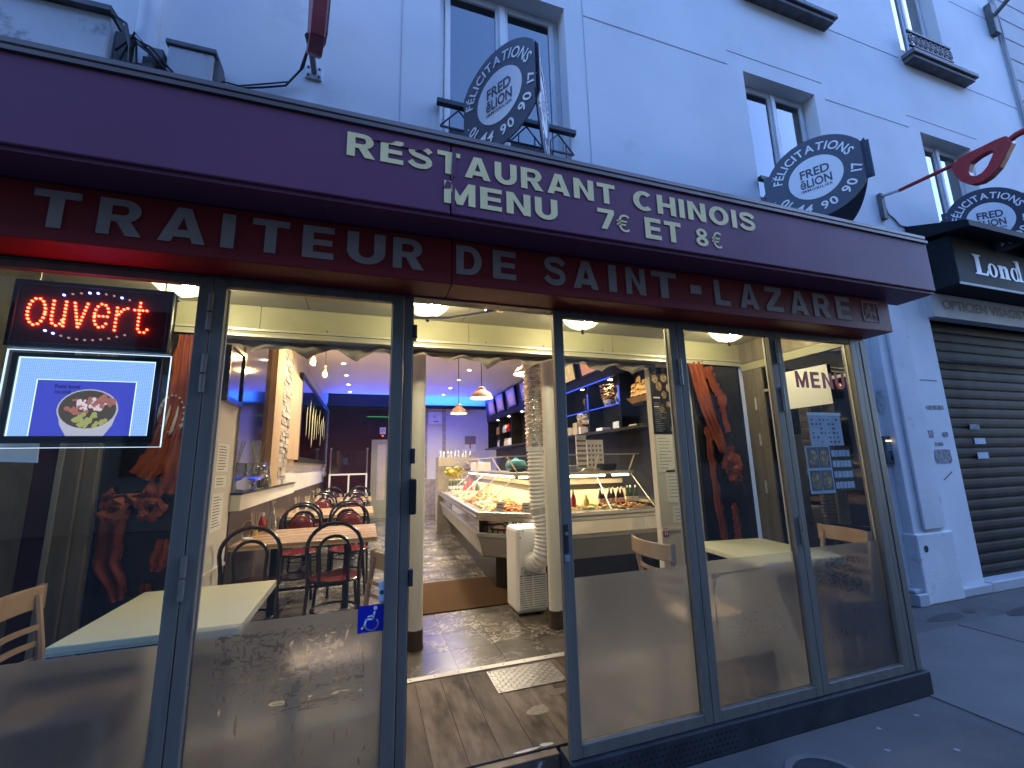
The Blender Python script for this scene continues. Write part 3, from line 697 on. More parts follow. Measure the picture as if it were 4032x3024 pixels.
for mir in(0,1):
    n=48; c=Vector((.185,4.54)); outer=ray_loop(LO,c,n); inner=ray_loop(LI,c,n)
    if mir: outer=[(-.30-y_,z_) for y_,z_ in outer]; inner=[(-.30-y_,z_) for y_,z_ in inner]
    b=MB()
    for xx in(6.105,6.195):
        for (p,q) in outer: b.v.append((xx,p,q))
        for (p,q) in inner: b.v.append((xx,p,q))
    for k in range(n):
        l=(k+1)%n
        b.f+=[(k,l,n+l,n+k),(2*n+k,3*n+k,3*n+l,2*n+l),(k,2*n+k,2*n+l,l),(n+k,n+l,3*n+l,3*n+k)]
    b.build('rim','red_plastic',sp,bevel=.014)
b=MB(); b.tube([(6.15,-.02,4.655),(6.15,-.09,4.68),(6.15,-.21,4.68),(6.15,-.28,4.655)],.032,10); b.build('bridge','red_plastic',sp,smooth='auto')
wr=tag(MB().tube([(6.17,1.13,4.70),(6.23,1.14,4.55),(6.33,1.14,4.50),(6.42,1.14,4.42),(6.6,1.14,4.42),(6.72,1.14,4.36),(6.66,1.14,4.25)],.008,6).build('wire','cable'),'thin black wire hanging down the wall below the spectacles','cable')

# ------------------------------------------------------------------ neighbouring optician shop
op=thing('optician_shopfront','black optician fascia with serif lettering above white pilasters','shopfront',(8,.9,0))
b=MB(); b.box(6.545,12,.75,1.145,3.48,4.11); b.build('fascia','shop_black',op,bevel=.012)
b=MB(); b.hexa([(6.40,.50,4.06),(12,.50,4.06),(6.52,1.145,4.203),(12,1.145,4.203),(6.40,.50,4.13),(12,.50,4.13),(6.52,1.145,4.42),(12,1.145,4.42)]); b.build('hood','shop_black',op)
b=MB(); b.box(6.54,12,.742,.7495,3.47,3.50); b.build('edge_trim','lintel_grey',op)
# serif letters L o n d
b=MB(); y=.744
def pl(poly): b.plate(poly,(0,y,0),(1,0,0),(0,0,1),.006)
x=6.90
pl([(x,3.64),(x+.25,3.64),(x+.285,3.72),(x+.265,3.72),(x+.22,3.665),(x+.125,3.665),(x+.125,3.875),(x+.165,3.885),(x+.165,3.9),(x,3.9),(x,3.885),(x+.04,3.875),(x+.04,3.665),(x,3.655)])
def ring_letter(xc,zc,rw,rh,iw,ih):
    n=24; i0=len(b.v)
    for k in range(n):
        a=2*math.pi*k/n; b.v.append((xc+rw*math.cos(a),y,zc+rh*math.sin(a)))
    for k in range(n):
        a=2*math.pi*k/n; b.v.append((xc+iw*math.cos(a),y,zc+ih*math.sin(a)))
    for k in range(n):
        l=(k+1)%n; b.f.append((i0+k,i0+l,i0+n+l,i0+n+k))
ring_letter(7.265,3.725,.098,.093,.035,.075)
x=7.39
pl([(x,3.64),(x+.11,3.64),(x+.11,3.652),(x+.09,3.66),(x+.09,3.77),(x+.125,3.78),(x+.135,3.76),(x+.135,3.66),(x+.12,3.652),(x+.12,3.64),(x+.225,3.64),(x+.225,3.652),(x+.205,3.66),(x+.205,3.785),(x+.165,3.815),(x+.12,3.81),(x+.09,3.79),(x+.09,3.813),(x,3.813),(x,3.80),(x+.022,3.793),(x+.022,3.66),(x,3.652)])
ring_letter(7.735,3.725,.098,.093,.035,.075); pl([(7.78,3.64),(7.90,3.64),(7.90,3.655),(7.87,3.66),(7.87,3.92),(7.77,3.92),(7.77,3.905),(7.795,3.9),(7.795,3.66)])
ring_letter(8.06,3.725,.098,.093,.035,.075)
b.build('lettering','sign_white',op)
b=MB(); b.box(6.50,12,1.02,1.145,3.16,3.47); b.build('lintel','lintel_grey',op,bevel=.006)
b=ftext('OPTICIEN VISAGISTE',1.016,6.70,8.6,3.27,3.40,bold=.03,space=1.05); b.build('lintel_lettering','box_dark',op)
b=MB(); b.box(5.46,6.02,1.06,1.5,0.02,3.5); b.build('pilaster','plaster_dirty',op,bevel=.01)
b=MB(); b.box(5.60,5.93,1.03,1.06,.72,3.49); b.build('pilaster_moulding','plaster_dirty',op,bevel=.012)
b=MB(); b.box(5.44,6.05,1.03,1.5,0,.69); b.build('pilaster_base','plaster_dirty',op,bevel=.015)
b=MB(); b.box(6.02,6.53,1.09,1.5,.06,3.46); b.build('pilaster','plaster',op,bevel=.01)
b=MB(); b.box(6.0,6.56,1.04,1.5,0,.10); b.build('stone_block','lintel_grey',op,bevel=.015)
b=MB(); b.box(6.55,12,1.04,1.5,0,.11); b.build('step','lintel_grey',op,bevel=.01)
b=MB(); b.box(5.3,5.46,1.02,1.14,0,.12); b.box(5.3,5.46,1.05,1.14,.12,.16); b.build('door_step','lintel_grey',op,bevel=.01)
b=MB(); b.disc((5.56,1.028,.54),.035,'y',16); b.build('vent_hole','panel_black',op)
# scraped sticker remains on the narrow pilaster
mat('sticker_rest',(.30,.31,.33),.8,col2=(.16,.165,.18),scale=24,detail=8,contrast=(.45,.55))
for i,(x0,x1,z0,z1) in enumerate(((6.10,6.40,1.40,1.56),(6.06,6.16,1.69,1.78),(6.12,6.44,2.02,2.07),(6.32,6.42,1.70,1.76),(6.15,6.30,1.60,1.64),(6.1,6.42,2.36,2.375))):
    b=MB(); n=14; rnd=random.Random(i); poly=[]
    for k in range(n):
        t=k/n*4; u=[t,1,3-t,0][int(t)] if int(t)<4 else 0; w=[0,t-1,1,4-t][int(t)]
        poly.append((x0+(x1-x0)*min(1,max(0,u+rnd.uniform(-.06,.06))),z0+(z1-z0)*min(1,max(0,w+rnd.uniform(-.1,.1)))))
    b.plate(poly,(0,1.087,0),(1,0,0),(0,0,1),.002); b.build('sticker_remains','sticker_rest',op)
b=MB(); b.plate([(6.17,1.22),(6.19,1.215),(6.36,1.30),(6.35,1.31)],(0,1.087,0),(1,0,0),(0,0,1),.002); b.build('scribble','box_dark',op)
sh=thing('roller_shutter','dark grey slatted roller shutter closed over the optician window','shutter',(9,1.25,0))
z=.115; k=0; hS=.122
slat=None
while z<3.15:
    if slat is None:
        b=MB(); pr=[(.004,.004),(-.008,.012),(-.014,.05),(-.012,.09),(-.006,.110),(.008,.114),(.008,.1215)]
        x0,x1=6.54,12
        for (ya,za),(yb,zb) in zip(pr,pr[1:]): b.quad((x0,1.22+ya,za),(x1,1.22+ya,za),(x1,1.22+yb,zb),(x0,1.22+yb,zb))
        b.quad((x0,1.22,0),(x1,1.22,0),(x1,1.22,.004),(x0,1.22,.004)); slat=b.build('slat','shutter',sh)
        slat.location=(0,0,z); slat.matrix_parent_inverse=Matrix.Translation((9,1.25,0)).inverted()
    else:
        c=slat.copy(); COL.objects.link(c); c.location=(0,0,z)
    z+=hS; k+=1
b=MB(); b.box(6.54,12,1.19,1.24,.112,.135); b.build('bottom_bar','shutter',sh)
b=MB(); b.box(6.50,12,1.262,1.30,.0,3.52); b.build('backing','panel_black',sh)  # added dark sheet, stops sky light showing through the slat gaps
for i,(x0,z0,w,h_) in enumerate(((7.10,1.80,.20,.12),(7.14,1.62,.22,.13),(7.14,1.44,.22,.14))):
    lab=['faded sticker at the top of three on the shutter','white notice sticker, the middle one of three on the shutter','torn pale sticker, lowest of three on the shutter'][i]
    o=MB().box(x0,x0+w,1.200,1.203,z0,z0+h_*.55).build('shutter_sticker',['sticker_rest','paper_blue','paper_blue'][i]); tag(o,lab,'sticker','stickers on the shutter')
ic=thing('door_intercom','dark intercom panel with lit keypad on the white pier','intercom',(5.44,1.14,1.4))
b=MB(); b.box(5.36,5.545,1.115,1.148,1.415,1.715); b.build('case','box_dark',ic,bevel=.006)
b=MB(); b.box(5.50,5.535,1.108,1.1145,1.43,1.70); b.build('side_strip','lintel_grey',ic)
b=MB(); b.box(5.375,5.47,1.110,1.1145,1.655,1.672); b.build('lit_window','keypad_light',ic)
for r in range(4):
    for c in range(3): b=MB(); b.box(5.385+c*.028,5.403+c*.028,1.109,1.1145,1.625-r*.022,1.638-r*.022); b.build('key','paper_blue',ic)
b=MB(); b.disc((5.43,1.112,1.475),.022,'y',12); b.build('camera_eye','panel_black',ic)
# ------------------------------------------------------------------ restaurant fascias
XL=-3.2
pf=thing('purple_fascia','purple sign fascia reading RESTAURANT CHINOIS in cream letters','sign fascia',(.3,-.3,2.6))
b=MB(); b.box(XL,.312,-.385,-.20,2.605,2.955); b.build('panel','purple_paint',pf,bevel=.006)
b=MB(); b.box(.316,3.665,-.385,-.20,2.605,2.955); b.build('panel','purple_paint',pf,bevel=.006)
b=MB(); b.box(XL,3.67,-.395,-.19,2.957,2.975); b.build('top_trim','gutter',pf)
b=MB(); b.box(XL,3.66,-.372,-.15,2.588,2.604); b.build('soffit','purple_paint',pf)
y=-.3885
for s,r in (('RESTAURANT',(-.128,1.165,2.800,2.912)),('CHINOIS',(1.272,2.098,2.800,2.912)),('MENU',(.283,.835,2.655,2.766)),('7',(1.054,1.150,2.657,2.768)),('ET',(1.332,1.560,2.645,2.764)),('8',(1.657,1.738,2.652,2.755))):
    for ch,b in heavy_word(s,*r,y): b.build('letter','letter_cream',pf)
for r in((1.162,1.238,2.658,2.755),(1.764,1.832,2.654,2.752)):
    b=ftext('\u20ac',y,*r,bold=.0); b.build('euro_sign','letter_cream',pf)
# patches where old paint shows through the letters
for i,(x,z,w,h) in enumerate(((.325,2.85,.012,.08),(.30,2.745,.02,.02),(.325,2.71,.008,.09),(.15,2.902,.06,.014),(.02,2.905,.05,.01))):
    b=MB(); b.plate([(x-w,z-h),(x+w*.6,z-h*.8),(x+w,z+h*.7),(x-w*.3,z+h)],(0,y-.0022,0),(1,0,0),(0,0,1),.0015); b.build('paint_chip','purple_paint',pf)
rf=thing('red_fascia','dark red sign fascia reading TRAITEUR DE SAINT - LAZARE in grey letters','sign fascia',(.3,-.2,2.35))
b=MB(); b.box(XL,.350,-.21,-.02,2.352,2.58); b.build('panel','red_paint',rf,bevel=.004)
b=MB(); b.box(.354,3.456,-.21,-.02,2.352,2.58); b.build('panel','red_paint',rf,bevel=.004)
b=MB(); b.box(3.458,3.466,-.20,.02,2.358,2.575); b.build('end_cap','aluminium',rf)
y=-.2135
def spaced(word,bounds,z0,z1):
    for ch,b in heavy_word(word,0,1,z0,z1,y,bounds=bounds): b.build('letter','letter_grey',rf)
spaced('TRAITEUR',((-1.20,-1.06),(-1.005,-.862),(-.812,-.652),(-.60,-.552),(-.49,-.350),(-.298,-.172),(-.118,.045),(.079,.220)),2.402,2.552)
spaced('DE',((.372,.498),(.555,.675)),2.406,2.556)
spaced('SAINT',((.828,.950),(.992,1.140),(1.203,1.252),(1.311,1.436),(1.478,1.646)),2.406,2.562)
b=MB(); b.box(1.744,1.82,y,y+.003,2.455,2.508); b.build('dash','letter_grey',rf)
spaced('LAZARE',((1.915,2.03),(2.104,2.250),(2.309,2.450),(2.510,2.665),(2.715,2.868),(2.923,3.056)),2.402,2.560)
b=MB()
for (x0,x1,z0,z1) in((3.175,3.335,2.545,2.554),(3.175,3.335,2.408,2.417),(3.175,3.183,2.417,2.545),(3.327,3.335,2.417,2.545)): b.box(x0,x1,y,y+.003,z0,z1)
b.build('seal_border','letter_grey',rf)
rnd=random.Random(4); b=MB()
for k in range(24):
    xx=3.195+.11*rnd.random(); zz=2.425+.105*rnd.random()
    if rnd.random()<.5: b.box(xx,xx+.035*rnd.random()+.008,y,y+.003,zz,zz+.006)
    else: b.box(xx,xx+.006,y,y+.003,zz,min(2.54,zz+.035*rnd.random()+.008))
b.build('seal_strokes','letter_grey',rf)
# rounded gutter cover above the purple fascia and the flat terrace roof behind it
b=MB(); prof=[(-.372,2.977),(-.390,2.99),(-.388,3.012),(-.365,3.024),(-.350,3.028),(-.325,3.035),(-.30,3.055),(-.275,3.085),(-.25,3.115),(-.225,3.138),(-.205,3.16),(-.185,3.172),(-.10,3.176)]
for (ya,za),(yb,zb) in zip(prof,prof[1:]): b.quad((XL,ya,za),(3.66,ya,za),(3.66,yb,zb),(XL,yb,zb))
b.f.append(tuple([b.v.append((3.66,q,w)) or len(b.v)-1 for q,w in prof]+[b.v.append((3.66,-.10,2.977)) or len(b.v)-1]))
gc=tag(b.build('gutter_cover','gutter',smooth='auto'),'weathered grey rounded metal cover along the top of the purple fascia','gutter cover')
b=MB(); b.box(XL,3.64,-.10,1.145,2.70,2.74); b.quad((XL,-.10,3.176),(3.64,-.10,3.176),(3.64,1.145,3.22),(XL,1.145,3.22)); b.box(XL,3.64,-.10,-.06,2.74,3.165)
tag(b.build('terrace_roof','gutter'),'flat grey roof of the glazed terrace behind the fascias','roof')
pr=tag(MB().plate([(3.50,2.48),(3.60,2.54),(3.62,2.60),(3.48,2.585)],(0,-.05,0),(1,.2,0),(0,0,1),.004).build('torn_sheet','paper'),'torn white sheet hanging under the right end of the purple fascia','sheet')

# ------------------------------------------------------------------ terrace: base, frame, leaves
pt=thing('terrace_plinth','dark stone plinth under the glazed terrace front','plinth',(2,0,0))
b=MB(); b.box(.945,3.485,-.045,.10,0,.138); b.build('front_block','stone_plinth',pt,bevel=.006)
b=MB(); b.box(3.40,3.485,.102,1.06,0,.138); b.build('side_block','stone_plinth',pt,bevel=.006)
b=MB(); b.box(XL,.205,-.045,.10,0,.138); b.build('front_block','stone_plinth',pt,bevel=.006)
rnd=random.Random(3); b=MB()
for r in range(4):
    for c in range(26): b.disc((1.08+c*.032+(r%2)*.016,-.0465,.028+r*.026),.0052,'y',8)
b.build('vent_holes','panel_black',pt)
th=tag(MB().box(.205,.945,.095,.145,0,.114).build('door_threshold','threshold_wood',bevel=.004),'worn brown threshold edge at the open doorway','threshold')
fr=thing('glazed_shopfront','grey aluminium head, corner post and jamb of the glazed terrace front','shopfront',(1,0,.14))
b=MB(); b.box(XL,3.46,-.018,.06,2.345,2.351); b.box(XL,3.456,.0,.06,2.352,2.60); b.build('head','aluminium',fr)
b=MB(); b.box(3.345,3.456,-.022,.075,.140,2.344); b.build('corner_post','aluminium',fr,bevel=.006)
b=MB(); b.box(3.39,3.40,-.0235,-.022,.15,2.33); b.build('post_seam','panel_black',fr)
b=MB(); b.box(.152,.195,-.015,.06,.140,2.344); b.build('door_jamb','aluminium',fr,bevel=.004)
def leaf(x0,x1,gx0,gx1,lab,film,filmtop=.925,hinges=(),seamside=None):
    """glazed leaf; stiles x0..gx0 and gx1..x1"""
    t=thing('glass_door_leaf',lab,'glass door',((x0+x1)/2,0,.14),'folding glass leaves of the terrace front')
    zt,zb=2.308,.197
    for a,c in((x0+.001,gx0),(gx1,x1-.001)):
        b=MB(); b.box(a,c,-.025,.012,.142,2.342); b.build('stile','aluminium',t,bevel=.004)
        b=MB(); m_=.006; 
        if a<gx0-.001 and c<=gx0: b.box(c-.012,c+.004,.0125,.024,zb,zt)
        else: b.box(a-.004,a+.012,.0125,.024,zb,zt)
        b.build('glazing_bead','aluminium_light',t)  # lamp light on the inner edges put into the beads as lighter metal
    b=MB(); b.box(gx0,gx1,-.022,.012,zt,2.342); b.build('top_rail','aluminium',t,bevel=.003)
    b=MB(); b.box(gx0,gx1,-.024,.012,.142,zb); b.build('bottom_rail','aluminium',t,bevel=.003)
    b=MB(); b.box(gx0,gx1,-.003,.003,zb,zt); b.build('pane','glass',t)
    if film:
        b=MB(); b.quad((gx0+.004,.006,zb+.004),(gx1-.004,.006,zb+.004),(gx1-.004,.006,filmtop),(gx0+.004,.006,filmtop)); b.build('frosted_film',film,t)
    for hx,hz in hinges:
        for dz in(0,.085):
            b=MB(); b.cyl((hx,-.032,hz+dz),(hx,-.032,hz+dz+.078),.011,8); b.build('hinge','aluminium',t,smooth='auto')
    return t
leaf(-1.505,-.665,-1.44,-.720,'leftmost glass leaf, behind which the ouvert sign hangs','frosted_plain',.862,[(-.668,2.10),(-.668,1.83)])
l2=leaf(-.664,.150,-.614,.094,'glass leaf with wheelchair sticker beside the open doorway','frosted_bamboo',.905,[(-.662,1.02)])
leaf(.951,1.775,1.011,1.721,'plain glass leaf to the right of the open doorway','frosted_plain',.930,[(1.772,1.95)])
leaf(1.776,2.570,1.830,2.516,'glass leaf whose frosted film has a fret corner motif','frosted_fret',.938,[(2.568,2.12),(2.568,1.80),(2.568,.98)])
leaf(2.571,3.345,2.624,3.285,'rightmost glass leaf with MENU letters and photo sheets','frosted_worn',.948)
# fret corner lines cut out of the film
ln=thing('fret_motif','thin dark fret corner line on the frosted film of the fourth leaf','decal',(1.9,0,.86))
b=MB()
def seg(x0,z0,x1,z1,w=.0026): b.box(min(x0,x1)-w,max(x0,x1)+w,.0072,.0078,min(z0,z1)-w,max(z0,z1)+w)
for a in((1.93,.862,2.02,.862),(2.05,.864,2.13,.864),(2.16,.866,2.275,.866),(1.887,.862,1.912,.862),(1.887,.862,1.887,.84),(1.887,.84,1.905,.84),(1.905,.84,1.905,.855),(1.93,.862,1.93,.847),(1.915,.847,1.93,.847),(1.887,.825,1.905,.825),(1.905,.825,1.905,.805),(1.889,.805,1.905,.805),(1.889,.80,1.889,.76),(1.889,.70,1.889,.68),(1.889,.67,1.889,.63),(1.889,.62,1.889,.58),(1.889,.47,1.889,.45)): seg(*a)
b.build('line','print_dark',ln)
# the opened leaf, folded inwards
t=thing('open_door_leaf','dark edge of the opened glass door folded inwards','door',(.19,.4,.14))
b=MB(); b.box(.165,.205,.065,.11,.15,2.33); b.build('stile','dark_metal',t)
b=MB(); b.box(.165,.205,.72,.77,.15,2.33); b.build('stile','dark_metal',t)
b=MB(); b.box(.17,.20,.11,.72,2.27,2.33); b.build('top_rail','dark_metal',t)
b=MB(); b.box(.17,.20,.11,.72,.15,.24); b.build('bottom_rail','dark_metal',t)
b=MB(); b.box(.182,.188,.11,.72,.24,2.27); b.build('pane','glass',t)
b=MB(); b.box(.190,.222,-.045,.062,1.29,1.45); b.build('pull_handle','panel_black',t,bevel=.008)
for z in(.98,1.52,2.13): b=MB(); b.box(.196,.214,-.02,.03,z,z+.07); b.build('hinge','dark_metal',t)
dc=thing('door_closer_arm','thin metal door closer arm under the doorway head','door closer',(.45,.2,2.3))
b=MB(); b.cyl((.21,.12,2.285),(.40,.12,2.30),.008,6); b.build('lower_arm','steel',dc)
b=MB(); b.cyl((.40,.12,2.30),(.66,.10,2.36),.007,6); b.build('upper_arm','steel',dc)
b=MB(); b.box(.60,.70,.085,.115,2.355,2.37); b.build('foot','steel',dc)
# lock on the stile right of the doorway
t=thing('door_lock','worn black lock plate on the stile right of the doorway','lock',(.97,0,1.1))
b=MB(); b.box(.958,.985,-.031,-.0255,1.06,1.20); b.build('plate','dark_metal',t,bevel=.003)
b=MB(); b.cyl((.971,-.04,1.155),(.971,-.03,1.155),.009,10); b.build('cylinder','steel',t)
b=MB(); b.box(.962,.986,-.030,-.0255,1.02,1.05); b.build('worn_label','sticker_rest',t)
# wheelchair sticker
t=thing('wheelchair_sticker','blue square sticker with white wheelchair symbol','sticker',(.04,-.01,.81))
b=MB(); b.box(-.014,.093,-.0055,-.0045,.810,.918); b.build('square','blue_sticker',t)
b=MB(); yy=-.0062
b.disc((.058,yy,.905),.0085,'y',14)
def stroke(pts,w):
    for (xa,za),(xb,zb) in zip(pts,pts[1:]):
        d=Vector((xb-xa,zb-za)).normalized(); n=Vector((-d.y,d.x))*w/2; e=d*w*.35
        b.quad((xa+n.x-e.x,yy,za+n.y-e.y),(xa-n.x-e.x,yy,za-n.y-e.y),(xb-n.x+e.x,yy,zb-n.y+e.y),(xb+n.x+e.x,yy,zb+n.y+e.y))
stroke([(.055,.890),(.048,.862),(.022,.862),(.012,.834),(.004,.828)],.008); stroke([(.052,.876),(.028,.873)],.006)
arc=[(.044+.026*math.cos(a),.842+.025*math.sin(a)) for a in [R_(35-12.5*k) for k in range(18)]]
stroke(arc,.006)
b.build('symbol','letter_white',t)
t=thing('door_bell','small pale blue push button above the wheelchair sticker','door bell',(.08,-.01,.93))
b=MB(); b.box(.068,.096,-.016,-.004,.925,1.012); b.build('case','paper_blue',t,bevel=.006)
b=MB(); b.disc((.082,-.0165,.968),.0095,'y',14); b.build('button','sign_navy',t)

# ------------------------------------------------------------------ ouvert LED sign, light panel
s=thing('led_sign','black LED sign with glowing red word ouvert','sign',(-1.1,.05,2.01))
b=MB(); b.box(-1.362,-.828,.047,.085,2.008,2.285); b.build('case','panel_black',s,bevel=.006)
b=MB(); b.box(-1.345,-.845,.0452,.0468,2.025,2.268); b.build('face','led_face',s)
b=MB(); 
for a in((-1.362,-.828,2.268,2.285),(-1.362,-.828,2.008,2.025),(-1.362,-1.345,2.025,2.268),(-.845,-.828,2.025,2.268)): b.box(a[0],a[1],.034,.0445,a[2],a[3])
b.build('raised_border','cabinet_black',s,bevel=.003)
led=None
def LED(u,w,m='led_red'):
    global led
    x=-1.346+u*.50; z=2.030+w*.235
    if m not in LEDM:
        bb=MB(); bb.lathe([(.0042,0),(.0042,-.004),(.003,-.007),(0,-.0082)],(0,0,0),8)
        me=bpy.data.meshes.new('led'); me.from_pydata([(a,c_,b__) for a,b__,c_ in bb.v],[],bb.f); me.materials.append(MATS[m]); LEDM[m]=me
    o=bpy.data.objects.new('led',LEDM[m]); COL.objects.link(o); o.parent=s
    o.matrix_parent_inverse=Matrix.Translation(s['_w']).inverted(); o.location=(x,.0448,z)
LEDM={}
def path(pts,step=.029):
    # dots along a polyline in sign units (u:0..1, w:0..1, aspect ~2.13)
    P=[Vector((u*2.13,w)) for u,w in pts]; tot=sum((q-p_).length for p_,q in zip(P,P[1:])); n=max(1,round(tot/(step*2.3)))
    for i in range(n+1):
        d=tot*i/n
        for p_,q in zip(P,P[1:]):
            l=(q-p_).length
            if d<=l+1e-6: r=p_+(q-p_)*(d/l if l else 0); LED(r.x/2.13,r.y); break
            d-=l
def arcp(cu,cw,ru,rw,a0,a1,n=16): return [(cu+ru*math.cos(R_(a0+(a1-a0)*k/n)),cw+rw*math.sin(R_(a0+(a1-a0)*k/n))) for k in range(n+1)]
path(arcp(.125,.53,.055,.24,0,350))
path([(.225,.74),(.225,.42)]+arcp(.26,.42,.035,.12,180,350,8)); path([(.305,.74),(.305,.30)])
path([(.36,.73),(.40,.30)]); path([(.445,.73),(.41,.36)])
path([(.50,.52),(.585,.52)]); path(arcp(.545,.53,.048,.22,20,320))
path([(.645,.70),(.645,.28)]); path([(.660,.58),(.685,.67),(.715,.70)])
path([(.80,.82),(.80,.36)]+arcp(.835,.36,.035,.10,180,340,8)); path([(.765,.68),(.85,.68)])
for k in range(9):
    LED(.28+.055*k,.86+.08*math.sin(math.pi*k/8),'led_blue' if k in(0,3,4,7) else 'led_faint')
for k in range(11): LED(.20+.052*k,.20-.13*math.sin(math.pi*k/10),'led_blue' if k in(0,1) else 'led_faint')
for a in(-1.30,-.87):
    b=MB(); b.tube([(a,.06,2.285),(a,.06,2.345)],.003,5); b.build('hanging_wire','steel',s)
# light panel with poke bowl poster
s=thing('light_panel','glowing blue white light panel with a poke bowl poster, under the ouvert sign','light panel',(-1.1,.09,1.61))
b=MB(); b.box(-1.375,-.832,.088,.094,1.613,2.006); b.build('acrylic_sheet','acrylic',s)
b=MB()
for a in((-1.377,-.830,1.611,1.6130),(-1.377,-.830,2.0040,2.006),(-1.377,-1.375,1.6130,2.0040),(-.832,-.830,1.6130,2.0040)): b.box(a[0],a[1],.087,.095,a[2],a[3])
b.build('lit_edge','screen_edge',s)
b=MB()
for a in((-1.352,-.858,1.630,1.658),(-1.352,-.858,1.975,1.990),(-1.352,-1.333,1.658,1.975),(-.878,-.858,1.658,1.975)): b.box(a[0],a[1],.076,.0865,a[2],a[3])
b.build('black_frame','panel_black',s)
b=MB(); b.box(-1.333,-.878,.084,.0868,1.658,1.975); b.build('glow_sheet','screen_glow',s)
b=MB(); 
for a in((-1.333,-1.328,1.658,1.975),(-.883,-.878,1.658,1.975),(-1.328,-.883,1.971,1.975)): b.box(a[0],a[1],.082,.0838,a[2],a[3])
b.build('bright_border','screen_edge',s)
b=MB(); b.box(-1.262,-.940,.0805,.0825,1.658,1.883); b.build('poster','screen_blue',s)
b=MB()
for a in((-1.2645,-1.2625,1.658,1.885),(-.9395,-.9375,1.658,1.885),(-1.2625,-.9395,1.8835,1.8855)): b.box(a[0],a[1],.079,.0825,a[2],a[3])
b.build('poster_edge','screen_edge',s)
yy=.0795
b=MB(); text_into(b,'Pok\u00e9 bowl',(0,yy,0),(1,0,0),(0,0,1),(-1.205,-1.125,1.850,1.866),.02); text_into(b,'10.50\u20ac',(0,yy,0),(1,0,0),(0,0,1),(-1.203,-1.150,1.828,1.842),.02); b.build('lettering','sign_navy',s)
emis('bowl_lit',(.55,.52,.6),.35,(.5,.5,.5)); emis('bowl_food_a',(.34,.13,.10),.45,(.3,.12,.1)); emis('bowl_food_b',(.30,.30,.10),.5,(.3,.3,.1)); emis('bowl_food_c',(.10,.08,.06),.3,(.1,.08,.05)); emis('bowl_food_d',(.62,.48,.5),.5,(.6,.5,.5))
b=MB(); b.plate([(-.098,0),(-.085,-.06),(-.06,-.105),(.06,-.105),(.085,-.06),(.098,0)],(-1.087,yy,1.762),(1,0,0),(0,0,1),.001); b.build('bowl','bowl_lit',s)
b=MB(); b.disc((-1.087,yy-.002,1.765),.084,'y',28,.100); b.build('bowl_rim','bowl_lit',s)
b=MB(); b.disc((-1.087,yy-.0035,1.766),.078,'y',28,.094); b.build('bowl_filling','bowl_food_c',s)
rnd=random.Random(11)
for m,cx,cz,sx,sz,n in(('bowl_food_a',-1.05,1.795,.045,.03,40),('bowl_food_a',-1.12,1.775,.04,.03,20),('bowl_food_b',-1.075,1.720,.055,.028,44),('bowl_food_d',-1.075,1.785,.05,.025,34)):
    b=MB()
    for k in range(n):
        a=rnd.uniform(0,6.28); q=rnd.random()**.5; b.ball((cx+sx*q*math.cos(a),yy-.005,cz+sz*q*math.sin(a)),rnd.uniform(.004,.010),6,4,(1,.3,1),.25)
    b.build('bowl_topping',m,s)
pp=tag(MB().plate([(-1.50,1.57),(-1.235,1.555),(-1.24,1.63),(-1.5,1.66)],(0,.11,0),(1,0,0),(0,0,1),.002).build('paper_sheet','paper'),'curled cream paper behind the lower left of the light panel','paper')
# items on the rightmost leaf
mn=thing('menu_lettering','red letters spelling MENU on the rightmost glass leaf','lettering',(2.95,-.005,1.97))
for ch,b in heavy_word('MENU',2.732,3.20,1.972,2.086,-.0048,.22): b.build('letter','red_sticker',mn)
sd=tag(MB().hexa([(3.405,.24,1.912),(3.409,.24,1.912),(3.405,.642,1.914),(3.409,.642,1.914),(3.405,.246,2.225),(3.409,.246,2.225),(3.405,.643,2.234),(3.409,.643,2.234)]).build('paper_sheet','paper'),'blank white sheet hung on the side glass behind MENU','paper')
t=thing('wall_calendar','pale blue calendar sheet with rows of figures taped inside the rightmost leaf','calendar',(2.96,.01,1.58))
b=MB(); b.box(2.807,3.110,.0060,.0075,1.581,1.802); b.build('sheet','paper_blue',t)
b=MB(); b.box(2.803,3.117,.0045,.0058,1.785,1.805); b.build('header_strip','sign_white',t)
b=MB(); rnd=random.Random(2)
for r in range(6):
    for c in range(7):
        if rnd.random()<.75: b.box(2.83+c*.038,2.83+c*.038+rnd.uniform(.008,.022),.0050,.0056,1.60+r*.030,1.612+r*.030)
b.build('figures','print_dark',t)
t=thing('photo_sheet','sheet of four dish photos taped below the calendar','photo sheet',(2.85,.01,1.27))
b=MB(); b.box(2.740,2.962,.0060,.0075,1.271,1.580); b.build('sheet','paper_blue',t)
for i,(x0,x1,z0,z1) in enumerate(((2.752,2.846,1.435,1.572),(2.852,2.952,1.435,1.572),(2.752,2.846,1.29,1.42),(2.852,2.952,1.29,1.42))):
    b=MB(); b.box(x0,x1,.0050,.0058,z0,z1); ph=b.build('photo','box_dark',t)
    b=MB(); b.disc(((x0+x1)/2,.0046,(z0+z1)/2),.052,'y',18,.04); b.build('dish','print_food',ph)
t=thing('price_sheet','dark sheet with four rows of pale product boxes beside the dish photos','photo sheet',(3.06,.01,1.28))
b=MB(); b.box(2.966,3.156,.0060,.0075,1.283,1.574); b.build('sheet','panel_black',t)
for r in range(4):
    for c in range(5):
        b=MB(); b.box(2.973+c*.0355,3.004+c*.0355,.0048,.0056,1.297+r*.07,1.340+r*.07); b.build('product_photo','label_pink' if (r+c)%3==9 else 'paper_blue',t)

